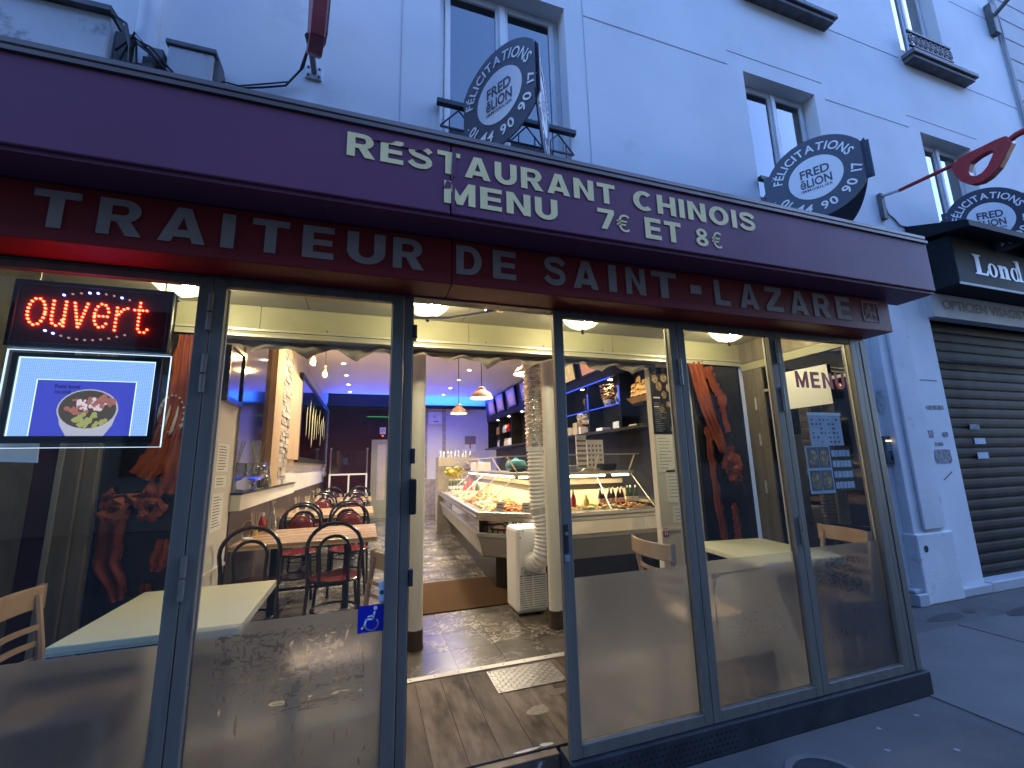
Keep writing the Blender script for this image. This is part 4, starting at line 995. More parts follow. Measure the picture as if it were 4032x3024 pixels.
# ------------------------------------------------------------------ terrace interior
fl=thing('terrace_floor','worn brown plank floor of the terrace','floor',(1,.6,0)); fl['kind']='structure'
b=MB(); b.box(-1.8,3.40,.146,1.05,.0,.112); b.build('base','grout',fl)
x=-1.8; k=0
while x<3.39:
    w=.165; x1=min(x+w,3.395)
    y0,ym,y1=.147,[.63,.45,.82][k%3],1.05
    b=MB(); b.box(x+.0012,x1-.0012,y0,y1,.1125,.1195+.0008*random.random()); b.build('plank','plank_a' if k%3 else 'plank_b',fl)
    x=x1; k+=1
blob('floor_stain',.98,.47,.060,.052,'worn_patch','pale worn patch on the plank floor in the doorway',.1212,21)
blob('floor_stain',1.17,.62,.075,.035,'worn_patch_dim','second, fainter worn patch on the doorway planks',.1212,22)
mat('paint_remains',(.72,.70,.64),.7,col2=(.45,.42,.36),scale=30)
blob('floor_stain',.80,.160,.075,.008,'paint_remains','flaked white paint along the doorway threshold, left patch',.1212,23)
blob('floor_stain',.905,.170,.035,.012,'paint_remains','flaked white paint along the doorway threshold, right patch',.1212,29)
st=thing('floor_strip','cream metal cover strip with screws across the doorway floor','floor strip',(.8,1.08,.12))
b=MB(); b.box(-1.02,2.5,1.055,1.112,.118,.126); b.build('strip','threshold_strip',st,bevel=.003)
for k in range(14): b=MB(); b.disc((.0+k*.16,1.083,.1265),.007,'z',8); b.build('screw','box_dark',st)
dpm=thing('diamond_plate','square of diamond plate steel screwed to the doorway floor','floor plate',(1.05,.86,.12))
b=MB(); b.box(.82,1.285,.72,1.015,.121,.125); b.build('plate','steel_dull',dpm)
b=MB(); n=0
for r in range(11):
    for c in range(16):
        xx=.835+c*.0285; yy_=.732+r*.0262
        if xx>1.275 or yy_>1.005: continue
        an=R_(45 if (r+c)%2 else -45); ca,sa=math.cos(an)*.0115,math.sin(an)*.0115; pa,pb=-math.sin(an)*.0026,math.cos(an)*.0026
        b.quad((xx-ca-pa,yy_-sa-pb,.1252),(xx+ca-pa,yy_+sa-pb,.1252),(xx+ca+pa,yy_+sa+pb,.1272),(xx-ca+pa,yy_-sa+pb,.1272))
        b.quad((xx-ca+pa,yy_-sa+pb,.1272),(xx+ca+pa,yy_+sa+pb,.1272),(xx+ca+pa*2,yy_+sa+pb*2,.1252),(xx-ca+pa*2,yy_-sa+pb*2,.1252))
pz=b.build('tread_ribs','steel_dull',dpm); pz['kind']='stuff'
for x_,y_ in((.84,.735),(1.265,.735),(1.05,.735),(.84,1.0),(1.265,1.0)): b=MB(); b.disc((x_,y_,.1285),.008,'z',8); b.build('screw','box_dark',dpm)

tc_=thing('terrace_ceiling','beige panelled terrace ceiling','ceiling',(1,.6,2.6)); tc_['kind']='structure'
xs=[-1.8,-.42,.66,1.62,2.62,3.44]
for a,c in zip(xs,xs[1:]): b=MB(); b.box(a+.003,c-.003,.06,1.06,2.602,2.63); b.build('ceiling_panel','ceiling_paint',tc_)
b=MB(); b.box(-1.8,3.44,.06,1.06,2.631,2.66); b.build('backing','grout',tc_)
hd=thing('header_beam','cream header boards above the restaurant opening','beam',(1,1.07,2.4))
xs=[-1.8,-.72,.72,2.0,3.44]
for a,c in zip(xs,xs[1:]): b=MB(); b.box(a+.0015,c-.0015,1.062,1.15,2.442,2.601); b.build('board','cream_paint',hd)
b=MB(); b.box(-1.8,3.44,1.045,1.15,2.424,2.4385); b.build('curtain_track','aluminium_light',hd)
b=MB(); b.box(-1.8,3.44,1.055,1.15,2.402,2.4225); b.build('curtain_track','cream_paint',hd)
b=MB(); b.box(-1.8,3.44,1.050,1.15,2.385,2.4005); b.build('curtain_track','aluminium_light',hd)
for x_ in(-.3,.18,.86,1.35,1.9): b=MB(); b.ball((x_,1.062,2.458),.006,6,4); b.build('nail','box_dark',hd)
# dome ceiling lamps
def dome(x,lab):
    t=thing('ceiling_lamp',lab,'ceiling lamp',(x,.585,2.48),'dome ceiling lamps of the terrace')
    b=MB(); b.lathe([(.0,-.132),(.05,-.126),(.095,-.105),(.13,-.072),(.150,-.030),(.153,-.010),(.147,.0)],(x,.585,2.595),28); b.build('glass_dome','lamp_glass',t,smooth=True)
    b=MB(); b.ball((x+.045,.575,2.535),.034,12,8); b.build('bulb','lamp_bulb',t,smooth=True)
    b=MB(); b.lathe([(.154,-.012),(.160,.0),(.160,.0055),(.0,.0055)],(x,.585,2.595),28); b.build('ceiling_plate','aluminium_light',t)
    b=MB(); b.lathe([(0,-.172),(.010,-.166),(.013,-.156),(.007,-.147),(.015,-.140),(.004,-.131)],(x,.585,2.595),12); b.build('finial','dark_metal',t,smooth=True)
for x_,lab in((-1.02,'glowing dome ceiling lamp above the ouvert sign'),(.34,'glowing dome ceiling lamp in the open doorway'),(1.46,'glowing dome ceiling lamp just right of the doorway'),(2.81,'glowing dome ceiling lamp nearest the MENU letters')): dome(x_,lab)
# right side glazing of the terrace
t=thing('side_glazing','glazed right side of the terrace with beige aluminium frames','glazing',(3.43,.6,.14))
b=MB(); b.box(3.40,3.45,.076,1.06,2.33,2.40); b.build('head_rail','cream_paint',t)
b=MB(); b.box(3.40,3.45,.076,1.06,2.405,2.60); b.build('top_panel','aluminium_bronze',t)
for y0,y1 in((.076,.12),(.84,.93),(.935,1.05)): b=MB(); b.box(3.405,3.45,y0,y1,.14,2.328); b.build('stile','aluminium_bronze',t,bevel=.004)
b=MB(); b.box(3.408,3.448,.12,.84,.14,.20); b.build('bottom_rail','aluminium_bronze',t)
b=MB(); b.box(3.41,3.448,.12,.84,2.10,2.125); b.build('cross_rail','aluminium_light',t)
b=MB(); b.box(3.425,3.431,.12,.84,.20,2.328); b.build('pane','glass_dark',t)
for z in(1.95,1.62,1.2): b=MB(); b.cyl((3.398,.93,z),(3.398,.93,z+.11),.010,8); b.build('hinge','aluminium_light',t)
# left side of the terrace
b=MB(); b.box(-1.80,-1.74,.06,1.06,.0,2.60); tag(b.build('terrace_side_wall','side_grey'),'rough blue grey side wall at the left end of the terrace','wall')
b=MB(); b.box(-1.74,-1.64,1.0,1.06,.118,2.40); tag(b.build('wall_strip','wall_dark_red'),'dark red strip at the left end of the terrace back','wall panel')
t=thing('aluminium_partition','beige aluminium partition post at the left back of the terrace','partition',(-1.6,1.05,.12))
b=MB(); b.box(-1.638,-1.615,.99,1.06,.118,2.384); b.build('edge_strip','aluminium_light',t)
b=MB(); b.box(-1.613,-1.535,1.0,1.06,.118,2.384); b.box(-1.533,-1.47,1.02,1.06,.118,2.384); b.build('post','aluminium_bronze',t,bevel=.004)
# dark glass panels beside the opening with tied orange curtains
b=MB(); b.box(-1.468,-1.06,1.075,1.10,.118,2.384); tag(b.build('dark_panel','panel_black'),'black glossy panel behind the left orange curtain','panel')
b=MB(); b.box(2.835,3.40,1.085,1.11,.118,2.384); tag(b.build('dark_panel','panel_black'),'black glossy panel behind the right orange curtain','panel')
def ribbon(name,pts,ws,y,parent,folds=5,amp=.018,ragged=0.,n=26,seed=0):
    """hanging cloth strip: centre line pts (x,z), widths ws, folds running along it"""
    rnd=random.Random(seed); P=[Vector((p[0],p[1])) for p in pts]; b=MB(); m=24; rows=[]
    tot=len(P)-1
    for i in range(n+1):
        t_=i/n*tot; k=min(int(t_),tot-1); f=t_-k; c=P[k].lerp(P[k+1],f); w=ws[k]*(1-f)+ws[k+1]*f
        d=(P[min(k+1,tot)]-P[k]).normalized(); nn=Vector((d.y,-d.x)) if abs(d.y)>.3 else Vector((1,0))
        if nn.x<0: nn=-nn
        jl=rnd.uniform(-ragged,ragged); jr=rnd.uniform(-ragged,ragged)
        row=[]
        for j in range(m+1):
            s_=j/m-.5; off=s_*w+(jl if j==0 else jr if j==m else 0)
            row.append((c.x+nn.x*off,y-amp*(.6+.4*math.sin(i*.5))*math.sin(folds*2*math.pi*(j/m)+.35*math.sin(i*.6)),c.y+nn.y*off))
        rows.append(row)
    for r in rows: b.v+=r
    for i in range(n):
        for j in range(m): q=i*(m+1)+j; b.f.append((q,q+1,q+m+2,q+m+1))
    return b.build(name,'curtain_orange',parent,smooth=True)
def knot(x,z,y,r,parent,seed):
    b=MB(); rnd=random.Random(seed)
    for k in range(26):
        a=rnd.uniform(0,6.28); l=r*rnd.uniform(.7,1.25); w=r*rnd.uniform(.2,.4); t_=rnd.uniform(.01,.05); ca,sa=math.cos(a),math.sin(a); pts=[]
        for u,hw,dy in((.05,.25,.0),(.35,.9,t_),(.7,1.,t_*1.1),(1.,.45,t_*.4)):
            pts.append(((x+ca*l*u-sa*w*hw,y-dy+.012*rnd.uniform(-1,1),z+sa*l*u+ca*w*hw),(x+ca*l*u+sa*w*hw,y-dy-.012*rnd.random(),z+sa*l*u-ca*w*hw)))
        for p,q in zip(pts,pts[1:]): b.quad(p[0],p[1],q[1],q[0])
    b.build('knot','curtain_orange',parent)
t=thing('orange_curtain','tied orange curtain with knot at the right end of the terrace','curtain',(3.0,1.05,.5),'tied orange curtains')
ribbon('drape',[(2.86,2.40),(2.89,2.20),(2.95,1.95),(3.02,1.75),(3.08,1.58)],[.17,.16,.14,.13,.10],1.05,t,3,.014,.004,seed=1)
ribbon('tail',[(2.93,1.80),(2.935,1.55),(2.95,1.35),(2.965,1.10),(2.985,.85),(3.0,.65)],[.07,.08,.06,.09,.07,.05],1.058,t,2,.012,.014,seed=2)
ribbon('drape_reflection',[(3.02,2.37),(3.06,2.2),(3.13,2.1),(3.15,1.95),(3.165,1.75)],[.10,.10,.11,.07,.05],1.07,t,2,.008,.02,seed=3)  # ragged strip shaped as the curtain's reflection in the black panel
ribbon('lower_drape',[(3.14,1.62),(3.17,1.45),(3.2,1.3)],[.10,.20,.12],1.06,t,3,.012,.02,seed=5)
ribbon('tail',[(3.14,1.12),(3.15,.9),(3.15,.65)],[.05,.08,.08],1.062,t,2,.012,.016,seed=6)
knot(3.13,1.46,1.03,.10,t,1); knot(3.15,1.34,1.03,.06,t,2)
t=thing('orange_curtain','tied orange red curtain behind the leftmost leaf','curtain',(-1.2,1.05,.5),'tied orange curtains')
ribbon('drape',[(-1.12,2.37),(-1.12,2.1),(-1.14,1.85),(-1.19,1.62),(-1.27,1.48)],[.09,.12,.13,.15,.14],1.055,t,3,.014,.012,seed=7)
ribbon('drape',[(-1.08,1.75),(-1.10,1.55),(-1.13,1.38)],[.06,.13,.10],1.05,t,2,.012,.006,seed=8)
ribbon('bow',[(-1.43,1.33),(-1.36,1.36),(-1.26,1.39),(-1.16,1.35)],[.09,.16,.18,.12],1.05,t,2,.012,.006,seed=12)
ribbon('tail',[(-1.37,1.30),(-1.38,1.15),(-1.375,1.0),(-1.32,.88),(-1.30,.80)],[.14,.13,.13,.11,.07],1.058,t,2,.012,.006,seed=9)
ribbon('tail',[(-1.115,1.12),(-1.13,1.0),(-1.14,.94)],[.07,.10,.06],1.05,t,2,.012,.004,seed=10)
ribbon('tail',[(-1.18,.88),(-1.17,.75),(-1.16,.6)],[.05,.08,.08],1.05,t,2,.012,.008,seed=13)
knot(-1.36,1.30,1.03,.07,t,3); knot(-1.19,1.30,1.03,.07,t,4)
# round beaded wall vent behind the light panel
t=thing('round_ornament','round grey ornamental disc half hidden behind the light panel','ornament',(-1.05,1.0,1.9))
b=MB(); b.disc((-1.155,1.06,1.86),.13,'y',28,.075); b.build('disc','box_grey',t)
for k in range(18): b=MB(); a=2*math.pi*k/18; b.ball((-1.155+.062*math.cos(a),1.055,1.86+.115*math.sin(a)),.008,6,4); b.build('bead','aluminium_light',t)

# terrace tables and wooden chairs
def terrace_table(lab,cx,cy,w,d,rz):
    t=thing('terrace_table',lab,'table',None,'pale terrace tables')
    b=MB(); b.box(-w/2,w/2,-d/2,d/2,.722,.75); b.build('tabletop','table_yellow',t,bevel=.004)
    b=MB(); b.box(-w/2-.001,w/2+.001,-d/2-.002,d/2+.001,.716,.7215); b.build('edge_band','edge_white',t)
    b=MB(); b.cyl((0,0,.02),(0,0,.715),.03,12); b.build('pedestal','black_iron',t)
    b=MB(); b.box(-.22,.22,-.03,.03,0,.022); b.box(-.03,.03,-.25,-.031,0,.022); b.box(-.03,.03,.031,.25,0,.022); b.build('foot','black_iron',t)
    b=MB(); b.box(-.18,.18,-.02,.02,.695,.7155); b.build('top_bracket','black_iron',t)
    place(t,(cx,cy,.12),rz)
terrace_table('pale yellow square table behind the leftmost leaf',-.80,.50,.64,.78,R_(0))
terrace_table('pale yellow table between the wooden chairs on the right',2.70,.43,.63,.74,R_(-8))
def wooden_chair():
    t=thing('wooden_chair','','chair',None,'wooden chairs of the terrace')
    # faces +y ; back at y=-.2
    b=MB(); b.box(-.2,.2,-.2,.2,.435,.455); b.build('seat','chair_wood',t,bevel=.012)
    for x_ in(-.175,.175):
        b=MB(); b.hexa([(x_-.018,.165,0),(x_+.018,.165,0),(x_-.018,.20,0),(x_+.018,.20,0),(x_-.018,.155,.434),(x_+.018,.155,.434),(x_-.018,.19,.434),(x_+.018,.19,.434)]); b.build('leg','chair_wood',t)
        b=MB(); b.tube([(x_,-.235,0),(x_,-.195,.43),(x_*1.03,-.215,.62),(x_*1.06,-.255,.84)],[.018,.019,.017,.016],8); b.build('leg','chair_wood',t,smooth='auto')
    # curved top rail
    def rail(z0,z1,th,xr,dy=0.):
        b=MB(); n=12; 
        for i in range(n+1):
            s_=-1+2*i/n; x_=s_*xr; y_=-.262+dy-.045*(1-s_*s_)
            for (oy,z_) in((0,z0),(th,z0),(th,z1),(0,z1)): b.v.append((x_,y_+oy+.012*(z0-z_),z_))
        for i in range(n):
            for k in range(4): l=(k+1)%4; b.f.append((i*4+k,i*4+l,(i+1)*4+l,(i+1)*4+k))
        b.f.append((0,1,2,3)); b.f.append((n*4+3,n*4+2,n*4+1,n*4))
        return b
    rail(.775,.875,.022,.215).build('top_rail','chair_wood',t,bevel=.006)
    for z_ in(.55,.62,.69): rail(z_,z_+.022,.014,.18,.03).build('back_slat','chair_wood',t)
    b=MB(); b.cyl((-.175,-.21,.2),(-.175,.175,.2),.010,6); b.cyl((.175,-.21,.2),(.175,.175,.2),.010,6); b.build('stretcher','chair_wood',t)
    return t
wc=wooden_chair(); wc['label']='light wooden chair at the far left edge beside the yellow table'
place(wc,(-1.165,.47,.12),R_(-90+6))
place(dup(wc,'wooden chair with curved backrest beside the doorbell'),(-.145,.60,.12),R_(90+12))
place(dup(wc,'brown wooden chair left of the right terrace table'),(2.05,.43,.12),R_(-90))
place(dup(wc,'wooden chair with wide top rail behind the rightmost leaf'),(3.06,.30,.12),R_(90-12))
# ------------------------------------------------------------------ restaurant shell
FZ=.12
def sthing(name,base):
    o=bpy.data.objects.new(name,None); COL.objects.link(o); o.location=base; o['_w']=tuple(base); o['kind']='structure'; return o
tf=sthing('floor',(1,5,0))
b=MB(); b.box(-1.12,3.62,1.113,11.1,0,.112); b.build('screed','grout',tf)
TS=.352; tms=['tile_a','tile_b','tile_c']; TM={}
def tile(x0,x1,y0,y1,k):
    key=(round(x1-x0,3),round(y1-y0,3),k)
    if key not in TM:
        bb=MB(); bb.box(0,x1-x0-.003,0,y1-y0-.003,.1125,.120); me=bpy.data.meshes.new('tile'); me.from_pydata(bb.v,[],bb.f); me.materials.append(MATS[tms[k]]); TM[key]=me
    o=bpy.data.objects.new('tile',TM[key]); COL.objects.link(o); o.parent=tf; o.matrix_parent_inverse=Matrix.Translation(tf['_w']).inverted(); o.location=(x0,y0,0)
    return o
# tile noise uses object coordinates, so each tile mesh is shifted by its own location through the object info below
rnd=random.Random(5); far=MB()
nx=13; x0_=-1.11+.0
for r in range(28):
    for c in range(nx):
        a=-1.105+c*TS; e=min(a+TS,3.62); y0=1.115+r*TS
        if r<19: tile(a,e,y0,y0+TS,rnd.randrange(3))
        else: far.box(a,e-.003,y0,y0+TS-.003,.1125,.120)
fo=far.build('tile_field','tile_a',tf); fo['kind']='stuff'
for k in tms:      # vary the marbling from tile to tile
    nt=MATS[k].node_tree; N,L=nt.nodes,nt.links
    oi=N.new('ShaderNodeObjectInfo'); mp=[n for n in N if n.type=='MAPPING'][0]
    mu=N.new('ShaderNodeVectorMath'); mu.operation='MULTIPLY_ADD'; mu.inputs[1].default_value=(3.1,2.3,1.7)
    tcn=[n for n in N if n.type=='TEX_COORD'][0]
    L.new(oi.outputs['Location'],mu.inputs[0]); L.new(tcn.outputs['Object'],mu.inputs[2]); L.new(mu.outputs[0],mp.inputs['Vector'])
    bs=[n for n in N if n.type=='BSDF_PRINCIPLED'][0]; src=bs.inputs['Base Color'].links[0].from_socket
    nv=N.new('ShaderNodeTexNoise'); nv.inputs['Scale'].default_value=4.6; nv.inputs['Detail'].default_value=7; nv.inputs['Roughness'].default_value=.62; nv.inputs['Distortion'].default_value=1.6; L.new(mp.outputs[0],nv.inputs['Vector'])
    sb_=N.new('ShaderNodeMath'); sb_.operation='SUBTRACT'; sb_.inputs[1].default_value=.5; L.new(nv.outputs['Fac'],sb_.inputs[0])
    ab=N.new('ShaderNodeMath'); ab.operation='ABSOLUTE'; L.new(sb_.outputs[0],ab.inputs[0])
    m1_=N.new('ShaderNodeMapRange'); m1_.inputs['From Min'].default_value=.0; m1_.inputs['From Max'].default_value=.028; m1_.inputs['To Min'].default_value=1; m1_.inputs['To Max'].default_value=0; L.new(ab.outputs[0],m1_.inputs['Value'])
    nm=N.new('ShaderNodeTexNoise'); nm.inputs['Scale'].default_value=3.1; L.new(mp.outputs[0],nm.inputs['Vector'])
    m2_=N.new('ShaderNodeMapRange'); m2_.inputs['From Min'].default_value=.42; m2_.inputs['From Max'].default_value=.62; L.new(nm.outputs['Fac'],m2_.inputs['Value'])
    mm=N.new('ShaderNodeMath'); mm.operation='MULTIPLY'; L.new(m1_.outputs[0],mm.inputs[0]); L.new(m2_.outputs[0],mm.inputs[1])
    vx=N.new('ShaderNodeMix'); vx.data_type='RGBA'; vx.inputs['B'].default_value=(.50,.46,.40,1); L.new(src,vx.inputs['A']); L.new(mm.outputs[0],vx.inputs['Factor']); L.new(vx.outputs['Result'],bs.inputs['Base Color'])
b=MB(); b.box(.54,1.60,2.34,3.45,.1215,.132); tag(b.build('door_mat','mat_brown',bevel=.004),'brown door mat on the tiled floor inside the entrance','door mat')

wl_=sthing('wall_left',(-1.1,6,0))
b=MB(); b.box(-1.30,-1.102,1.115,11.1,.0,3.7); b.build('wall','wall_cream',wl_)
b=MB(); b.box(-1.102,-1.088,1.12,2.24,.74,.765); b.build('dado_rail','wall_cream',wl_)
wr_=sthing('wall_right',(3.6,6,0)); b=MB(); b.box(3.60,3.8,1.115,11.1,0,3.7); b.build('wall','wall_cream',wr_)
wb_=sthing('wall_back',(1,11,0))
b=MB(); b.box(-1.3,.76,10.9,11.1,0,3.62); b.build('dark_wall','wall_dark_red',wb_)
b=MB(); b.box(.76,3.8,10.9,11.1,0,3.62); b.build('white_wall','wall_white',wb_)
for a,c in((1.56,1.665),(2.12,2.215)):
    for k in range(15):
        z=1.15+k*.135; bb=MB(); d=.02*((k*7)%3)/2; bb.box(a+.002,c-.002,10.865-d,10.899,z,z+.128); bb.build('stone','stone_strip',wb_)
b=MB(); b.box(1.50,2.25,10.87,10.899,.12,1.13); b.build('stone_dado','stone_strip',wb_)
ce=sthing('ceiling',(1,6,3.35))
b=MB(); b.box(-1.3,3.8,1.16,9.4,3.35,3.40); b.build('main_panel','ceiling_white',ce)
b=MB(); b.box(-1.3,3.8,9.4,11.1,3.62,3.68); b.box(-1.3,3.8,9.37,9.42,3.40,3.62); b.build('raised_cove','ceiling_white',ce)
b=MB(); b.box(-1.3,-1.0,1.16,1.3,2.60,3.35); b.box(-1.0,3.8,1.16,1.3,2.384,3.35); struct(b.build('wall_above_opening','wall_cream'))
lg=thing('cove_light','dark cornice with a bright blue light strip along the back ceiling','light strip',(1,10.7,3.2))
b=MB(); b.box(-1.1,3.6,10.66,10.89,3.195,3.225); b.box(-1.1,3.6,10.64,10.658,3.195,3.275); b.build('cornice','cabinet_black',lg)
b=MB(); b.box(-1.05,3.5,10.70,10.74,3.227,3.24); b.build('led_strip','cove_blue',lg)
light('strip_glow','AREA',(1.2,10.55,3.0),38,(.01,.06,1.0),lg,4.4,(R_(-116),0,0),sy=.08,spread=R_(60))  # added lamp under the cornice, throws blue along the main ceiling
light('strip_glow','AREA',(1.2,10.62,3.29),34,(.01,.10,1.0),lg,4.4,(R_(180-20),0,0),sy=.06)
# pier and jambs of the opening
b=MB(); b.box(2.505,2.832,1.27,1.34,.118,2.383); b.box(2.80,2.834,1.112,1.269,.118,2.383); tag(b.build('wall_pier','wall_cream',bevel=.006),'cream wall pier covered with notices, right of the opening','pier')
b=MB(); b.box(2.505,2.80,1.258,1.269,.89,.91); tag(b.build('pier_rail','wall_cream'),'thin rail moulding across the cream pier','moulding')
b=MB(); b.box(2.832,3.6,1.12,1.2,0,2.60); struct(b.build('wall_front_right','wall_cream'))
b=MB(); b.box(-3.2,-1.06,1.103,1.114,0,2.66); struct(b.build('wall_front_left','wall_cream'))
# white columns
for x,lab in((.40,'white round column with brown foot at the left of the doorway'),(1.60,'white round column with brown foot behind the air conditioner hose')):
    t=thing('round_column',lab,'column',(x,1.60,.12),'white columns in the opening')
    b=MB(); b.cyl((x,1.60,.26),(x,1.60,3.349),.060,24); b.build('shaft','column_white',t,smooth='auto')
    b=MB(); b.lathe([(.068,0.001),(.068,.02),(.064,.03),(.064,.14),(.0605,.142)],(x,1.60,.12),24); b.build('foot','column_base',t,smooth='auto')
# scalloped valance
t=thing('fabric_valance','beige fabric valance with scalloped lower edge across the opening','valance',(.7,1.14,2.3))
b=MB(); n=240; cols=[]
for i in range(n+1):
    x=-1.04+3.54*i/n; ph=(x+.10)/.335*math.pi; low=2.285+.06*abs(math.sin(ph))**.8 if True else 0
    low+= .012*math.sin(x*5.1)+.008*math.sin(x*13)
    col=[]
    for j in range(7):
        s_=j/6; z=2.384*(1-s_)+low*s_
        col.append((x,1.155+ (.030*math.sin(x*23+s_*4)+.020*math.sin(x*41+1.7)+.018*math.sin(x*9.3+s_*6))*s_+.02*s_*math.cos(ph*2),z))
    cols.append(col)
for c in cols: b.v+=c
for i in range(n):
    for j in range(6): q=i*7+j; b.f.append((q,q+7,q+8,q+1))
b.build('cloth','fabric_beige',t,smooth=True)

# ------------------------------------------------------------------ ceiling lights
spots=[(-.46,3.88),(-.46,4.93),(-.46,5.98),(-.46,7.05),(-.46,8.08),(-.46,9.09),(1.85,6.04),(1.85,8.10),(1.85,9.13),(1.85,3.9),(1.85,7.07)]
for i,(x,y) in enumerate(spots):
    row='left' if x<0 else 'right'; k=[s for s in spots if (s[0]<0)==(x<0)]; k=sorted(k,key=lambda s:s[1]).index((x,y))+1
    t=thing('downlight','recessed ceiling spotlight in the %s row, %s from the street'%(row,['nearest','second','third','fourth','fifth','farthest'][k-1]),'downlight',(x,y,3.34),'recessed ceiling spotlights')
    b=MB(); b.disc((x,y,3.3455),.030,'z',16); b.build('lens','lamp_spot',t)
    b=MB(); b.lathe([(.030,-.005),(.046,-.007),(.050,-.001)],(x,y,3.349),18); b.build('ring','plastic_white',t)
    light('beam','SPOT',(x,y,3.335),80,(1.,.87,.68),t,.03,(0,0,0),R_(150),.9)
def pendant(x,y,zb,r,lab,stem=True):
    t=thing('pendant_lamp',lab,'pendant lamp',(x,y,zb),'pendant lamps above the counter')
    b=MB(); b.lathe([(r,0),(r*.97,.02),(r*.80,.07),(r*.5,.105),(r*.40,.115),(r*.36,.15),(r*.2,.165),(0,.167)],(x,y,zb),24); b.build('shade','pendant_shade',t,smooth='auto')
    b=MB(); b.disc((x,y,zb+.012),r*.94,'z',24); b.build('diffuser','lamp_pendant',t)
    b=MB(); b.cyl((x,y,zb+.165),(x,y,3.349),.006,6); b.build('cord','dark_metal',t)
    b=MB(); b.lathe([(.0,-.03),(.05,-.028),(.055,0)],(x,y,3.349),14); b.build('ceiling_rose','plastic_white',t)
    light('bulb','SPOT',(x,y,zb+.004),84,(1.,.86,.64),t,.08,(0,0,0),R_(150),.5)
pendant(1.43,5.0,2.355,.142,'smaller pink dome pendant lamp in front of the white back wall')
pendant(1.52,3.8,2.44,.165,'middle dome pendant lamp, left of the foil hose')
pendant(2.07,3.4,2.73,.19,'nearest dome pendant lamp, half hidden by the foil hose')
def bulb(x,y,z,lab):
    t=thing('filament_bulb',lab,'bulb',(x,y,z),'hanging filament bulbs')
    b=MB(); b.lathe([(0,-.095),(.02,-.092),(.038,-.075),(.046,-.05),(.042,-.02),(.026,.015),(.017,.03)],(x,y,z),18); b.build('glass','glass_vessel',t,smooth=True)
    b=MB(); b.lathe([(.018,.03),(.020,.035),(.020,.075),(.012,.085),(0,.086)],(x,y,z),14); b.build('socket','gold',t,smooth='auto')
    b=MB(); b.cyl((x,y,z+.085),(x,y,3.349),.004,6); b.build('cord','cable',t)
    b=MB()
    for k in range(6): a=2*math.pi*k/6; b.cyl((x+.014*math.cos(a),y+.014*math.sin(a),z-.065),(x+.010*math.cos(a),y+.010*math.sin(a),z+.01),.0028,5)
    b.build('filament','lamp_filament',t)
    light('glow','POINT',(x,y,z-.03),16,(1.,.6,.22),t,.03)
bulb(-.665,3.5,2.83,'glowing filament bulb hanging higher, near the stone pilaster')
bulb(-.60,4.3,2.84,'second glowing filament bulb, hanging lower and to the right')

# ------------------------------------------------------------------ left wall furnishings
b=MB(); b.box(-1.101,-1.085,2.27,3.37,1.32,3.34); tag(b.build('wall_mirror','mirror_dim'),'tall dark mirror on the left wall','mirror')
t=thing('wall_ledge','cream panel with dark top along the left wall','ledge',(-1.08,3.7,1.2))
b=MB(); b.box(-1.10,-1.02,2.25,5.2,1.165,1.300); b.build('front','wall_cream',t,bevel=.004)
b=MB(); b.box(-1.10,-1.005,2.24,5.21,1.302,1.318); b.build('top','cabinet_black',t)
t=thing('stone_pilaster','pilaster faced with rough stone strips on the left wall','pilaster',(-1.05,4,.12))
b=MB(); b.box(-1.101,-1.03,3.42,3.86,1.32,3.349); b.build('side_panel','orange_panel',t)
rnd=random.Random(6)
def stone_rows(x0,ya,yb,za,zb,par):
    z=za
    while z<zb-.02:
        h=rnd.choice((.035,.045,.06)); y=ya
        while y<yb-.02:
            w=min(rnd.uniform(.12,.30),yb-y); bb=MB(); bb.box(-1.101,x0+rnd.uniform(-.008,.008),y+.002,y+w-.002,z+.0015,min(z+h,zb)-.0015); bb.build('stone',rnd.choice(('stone_strip','stone_strip_b','stone_strip_c')),par); y+=w
        z+=h
stone_rows(-1.03,3.862,4.48,1.32,3.34,t)
t2=thing('stone_pilaster','narrow stone pilaster at the far end of the left wall','pilaster',(-1.05,10.5,1.3)); stone_rows(-1.05,10.36,10.88,1.3,3.1,t2)
b=MB(); b.box(-1.102,-1.09,2.25,10.85,.121,1.163); tag(b.build('dado_panel','dado_brown'),'dark brown panel along the left wall below the ledge','wall panel')
b=MB(); b.box(-1.10,-1.035,4.482,5.5,1.65,2.9); tag(b.build('wall_panel','orange_panel'),'plain orange panel beside the framed picture','wall panel')
t=thing('framed_picture','large black framed glossy picture with pale yellow streaks on the left wall','picture',(-1.05,8,1.7))
b=MB(); b.box(-1.10,-1.06,5.60,10.3,1.70,3.02); b.build('glazed_print','mirror_dim',t)
b=MB()
for a in((5.56,10.34,3.02,3.07),(5.56,10.34,1.62,1.70),(5.56,5.64,1.70,3.02),(10.26,10.34,1.70,3.02)): b.box(-1.10,-1.04,a[0],a[1],a[2],a[3])
b.build('frame','cabinet_black',t)
mat('print_yellow',(.55,.50,.25),.4)
rnd=random.Random(8)
for k in range(9):
    y0=6.4+k*.42; h=.5+.4*rnd.random(); z1=2.85-.2*rnd.random(); w=.05+.08*rnd.random(); bb=MB()
    bb.plate([(y0,z1-h),(y0+w*.6,z1-h*.9),(y0+w,z1-h*.3),(y0+w*.7,z1),(y0-w*.4,z1-h*.35)],(-1.056,0,0),(0,-1,0),(0,0,1),.002) if False else bb.quad((-1.057,y0,z1-h),(-1.057,y0+w,z1-h*.9),(-1.057,y0+w*1.6,z1),(-1.057,y0-w*.5,z1-h*.3)); bb.build('painted_streak','print_yellow',t)
t=thing('small_picture','black framed glossy picture on the cream wall near the street','picture',(-1.09,1.98,2.0))
b=MB(); b.box(-1.095,-1.075,1.79,2.18,2.09,2.50); b.build('glass','mirror_dim',t)
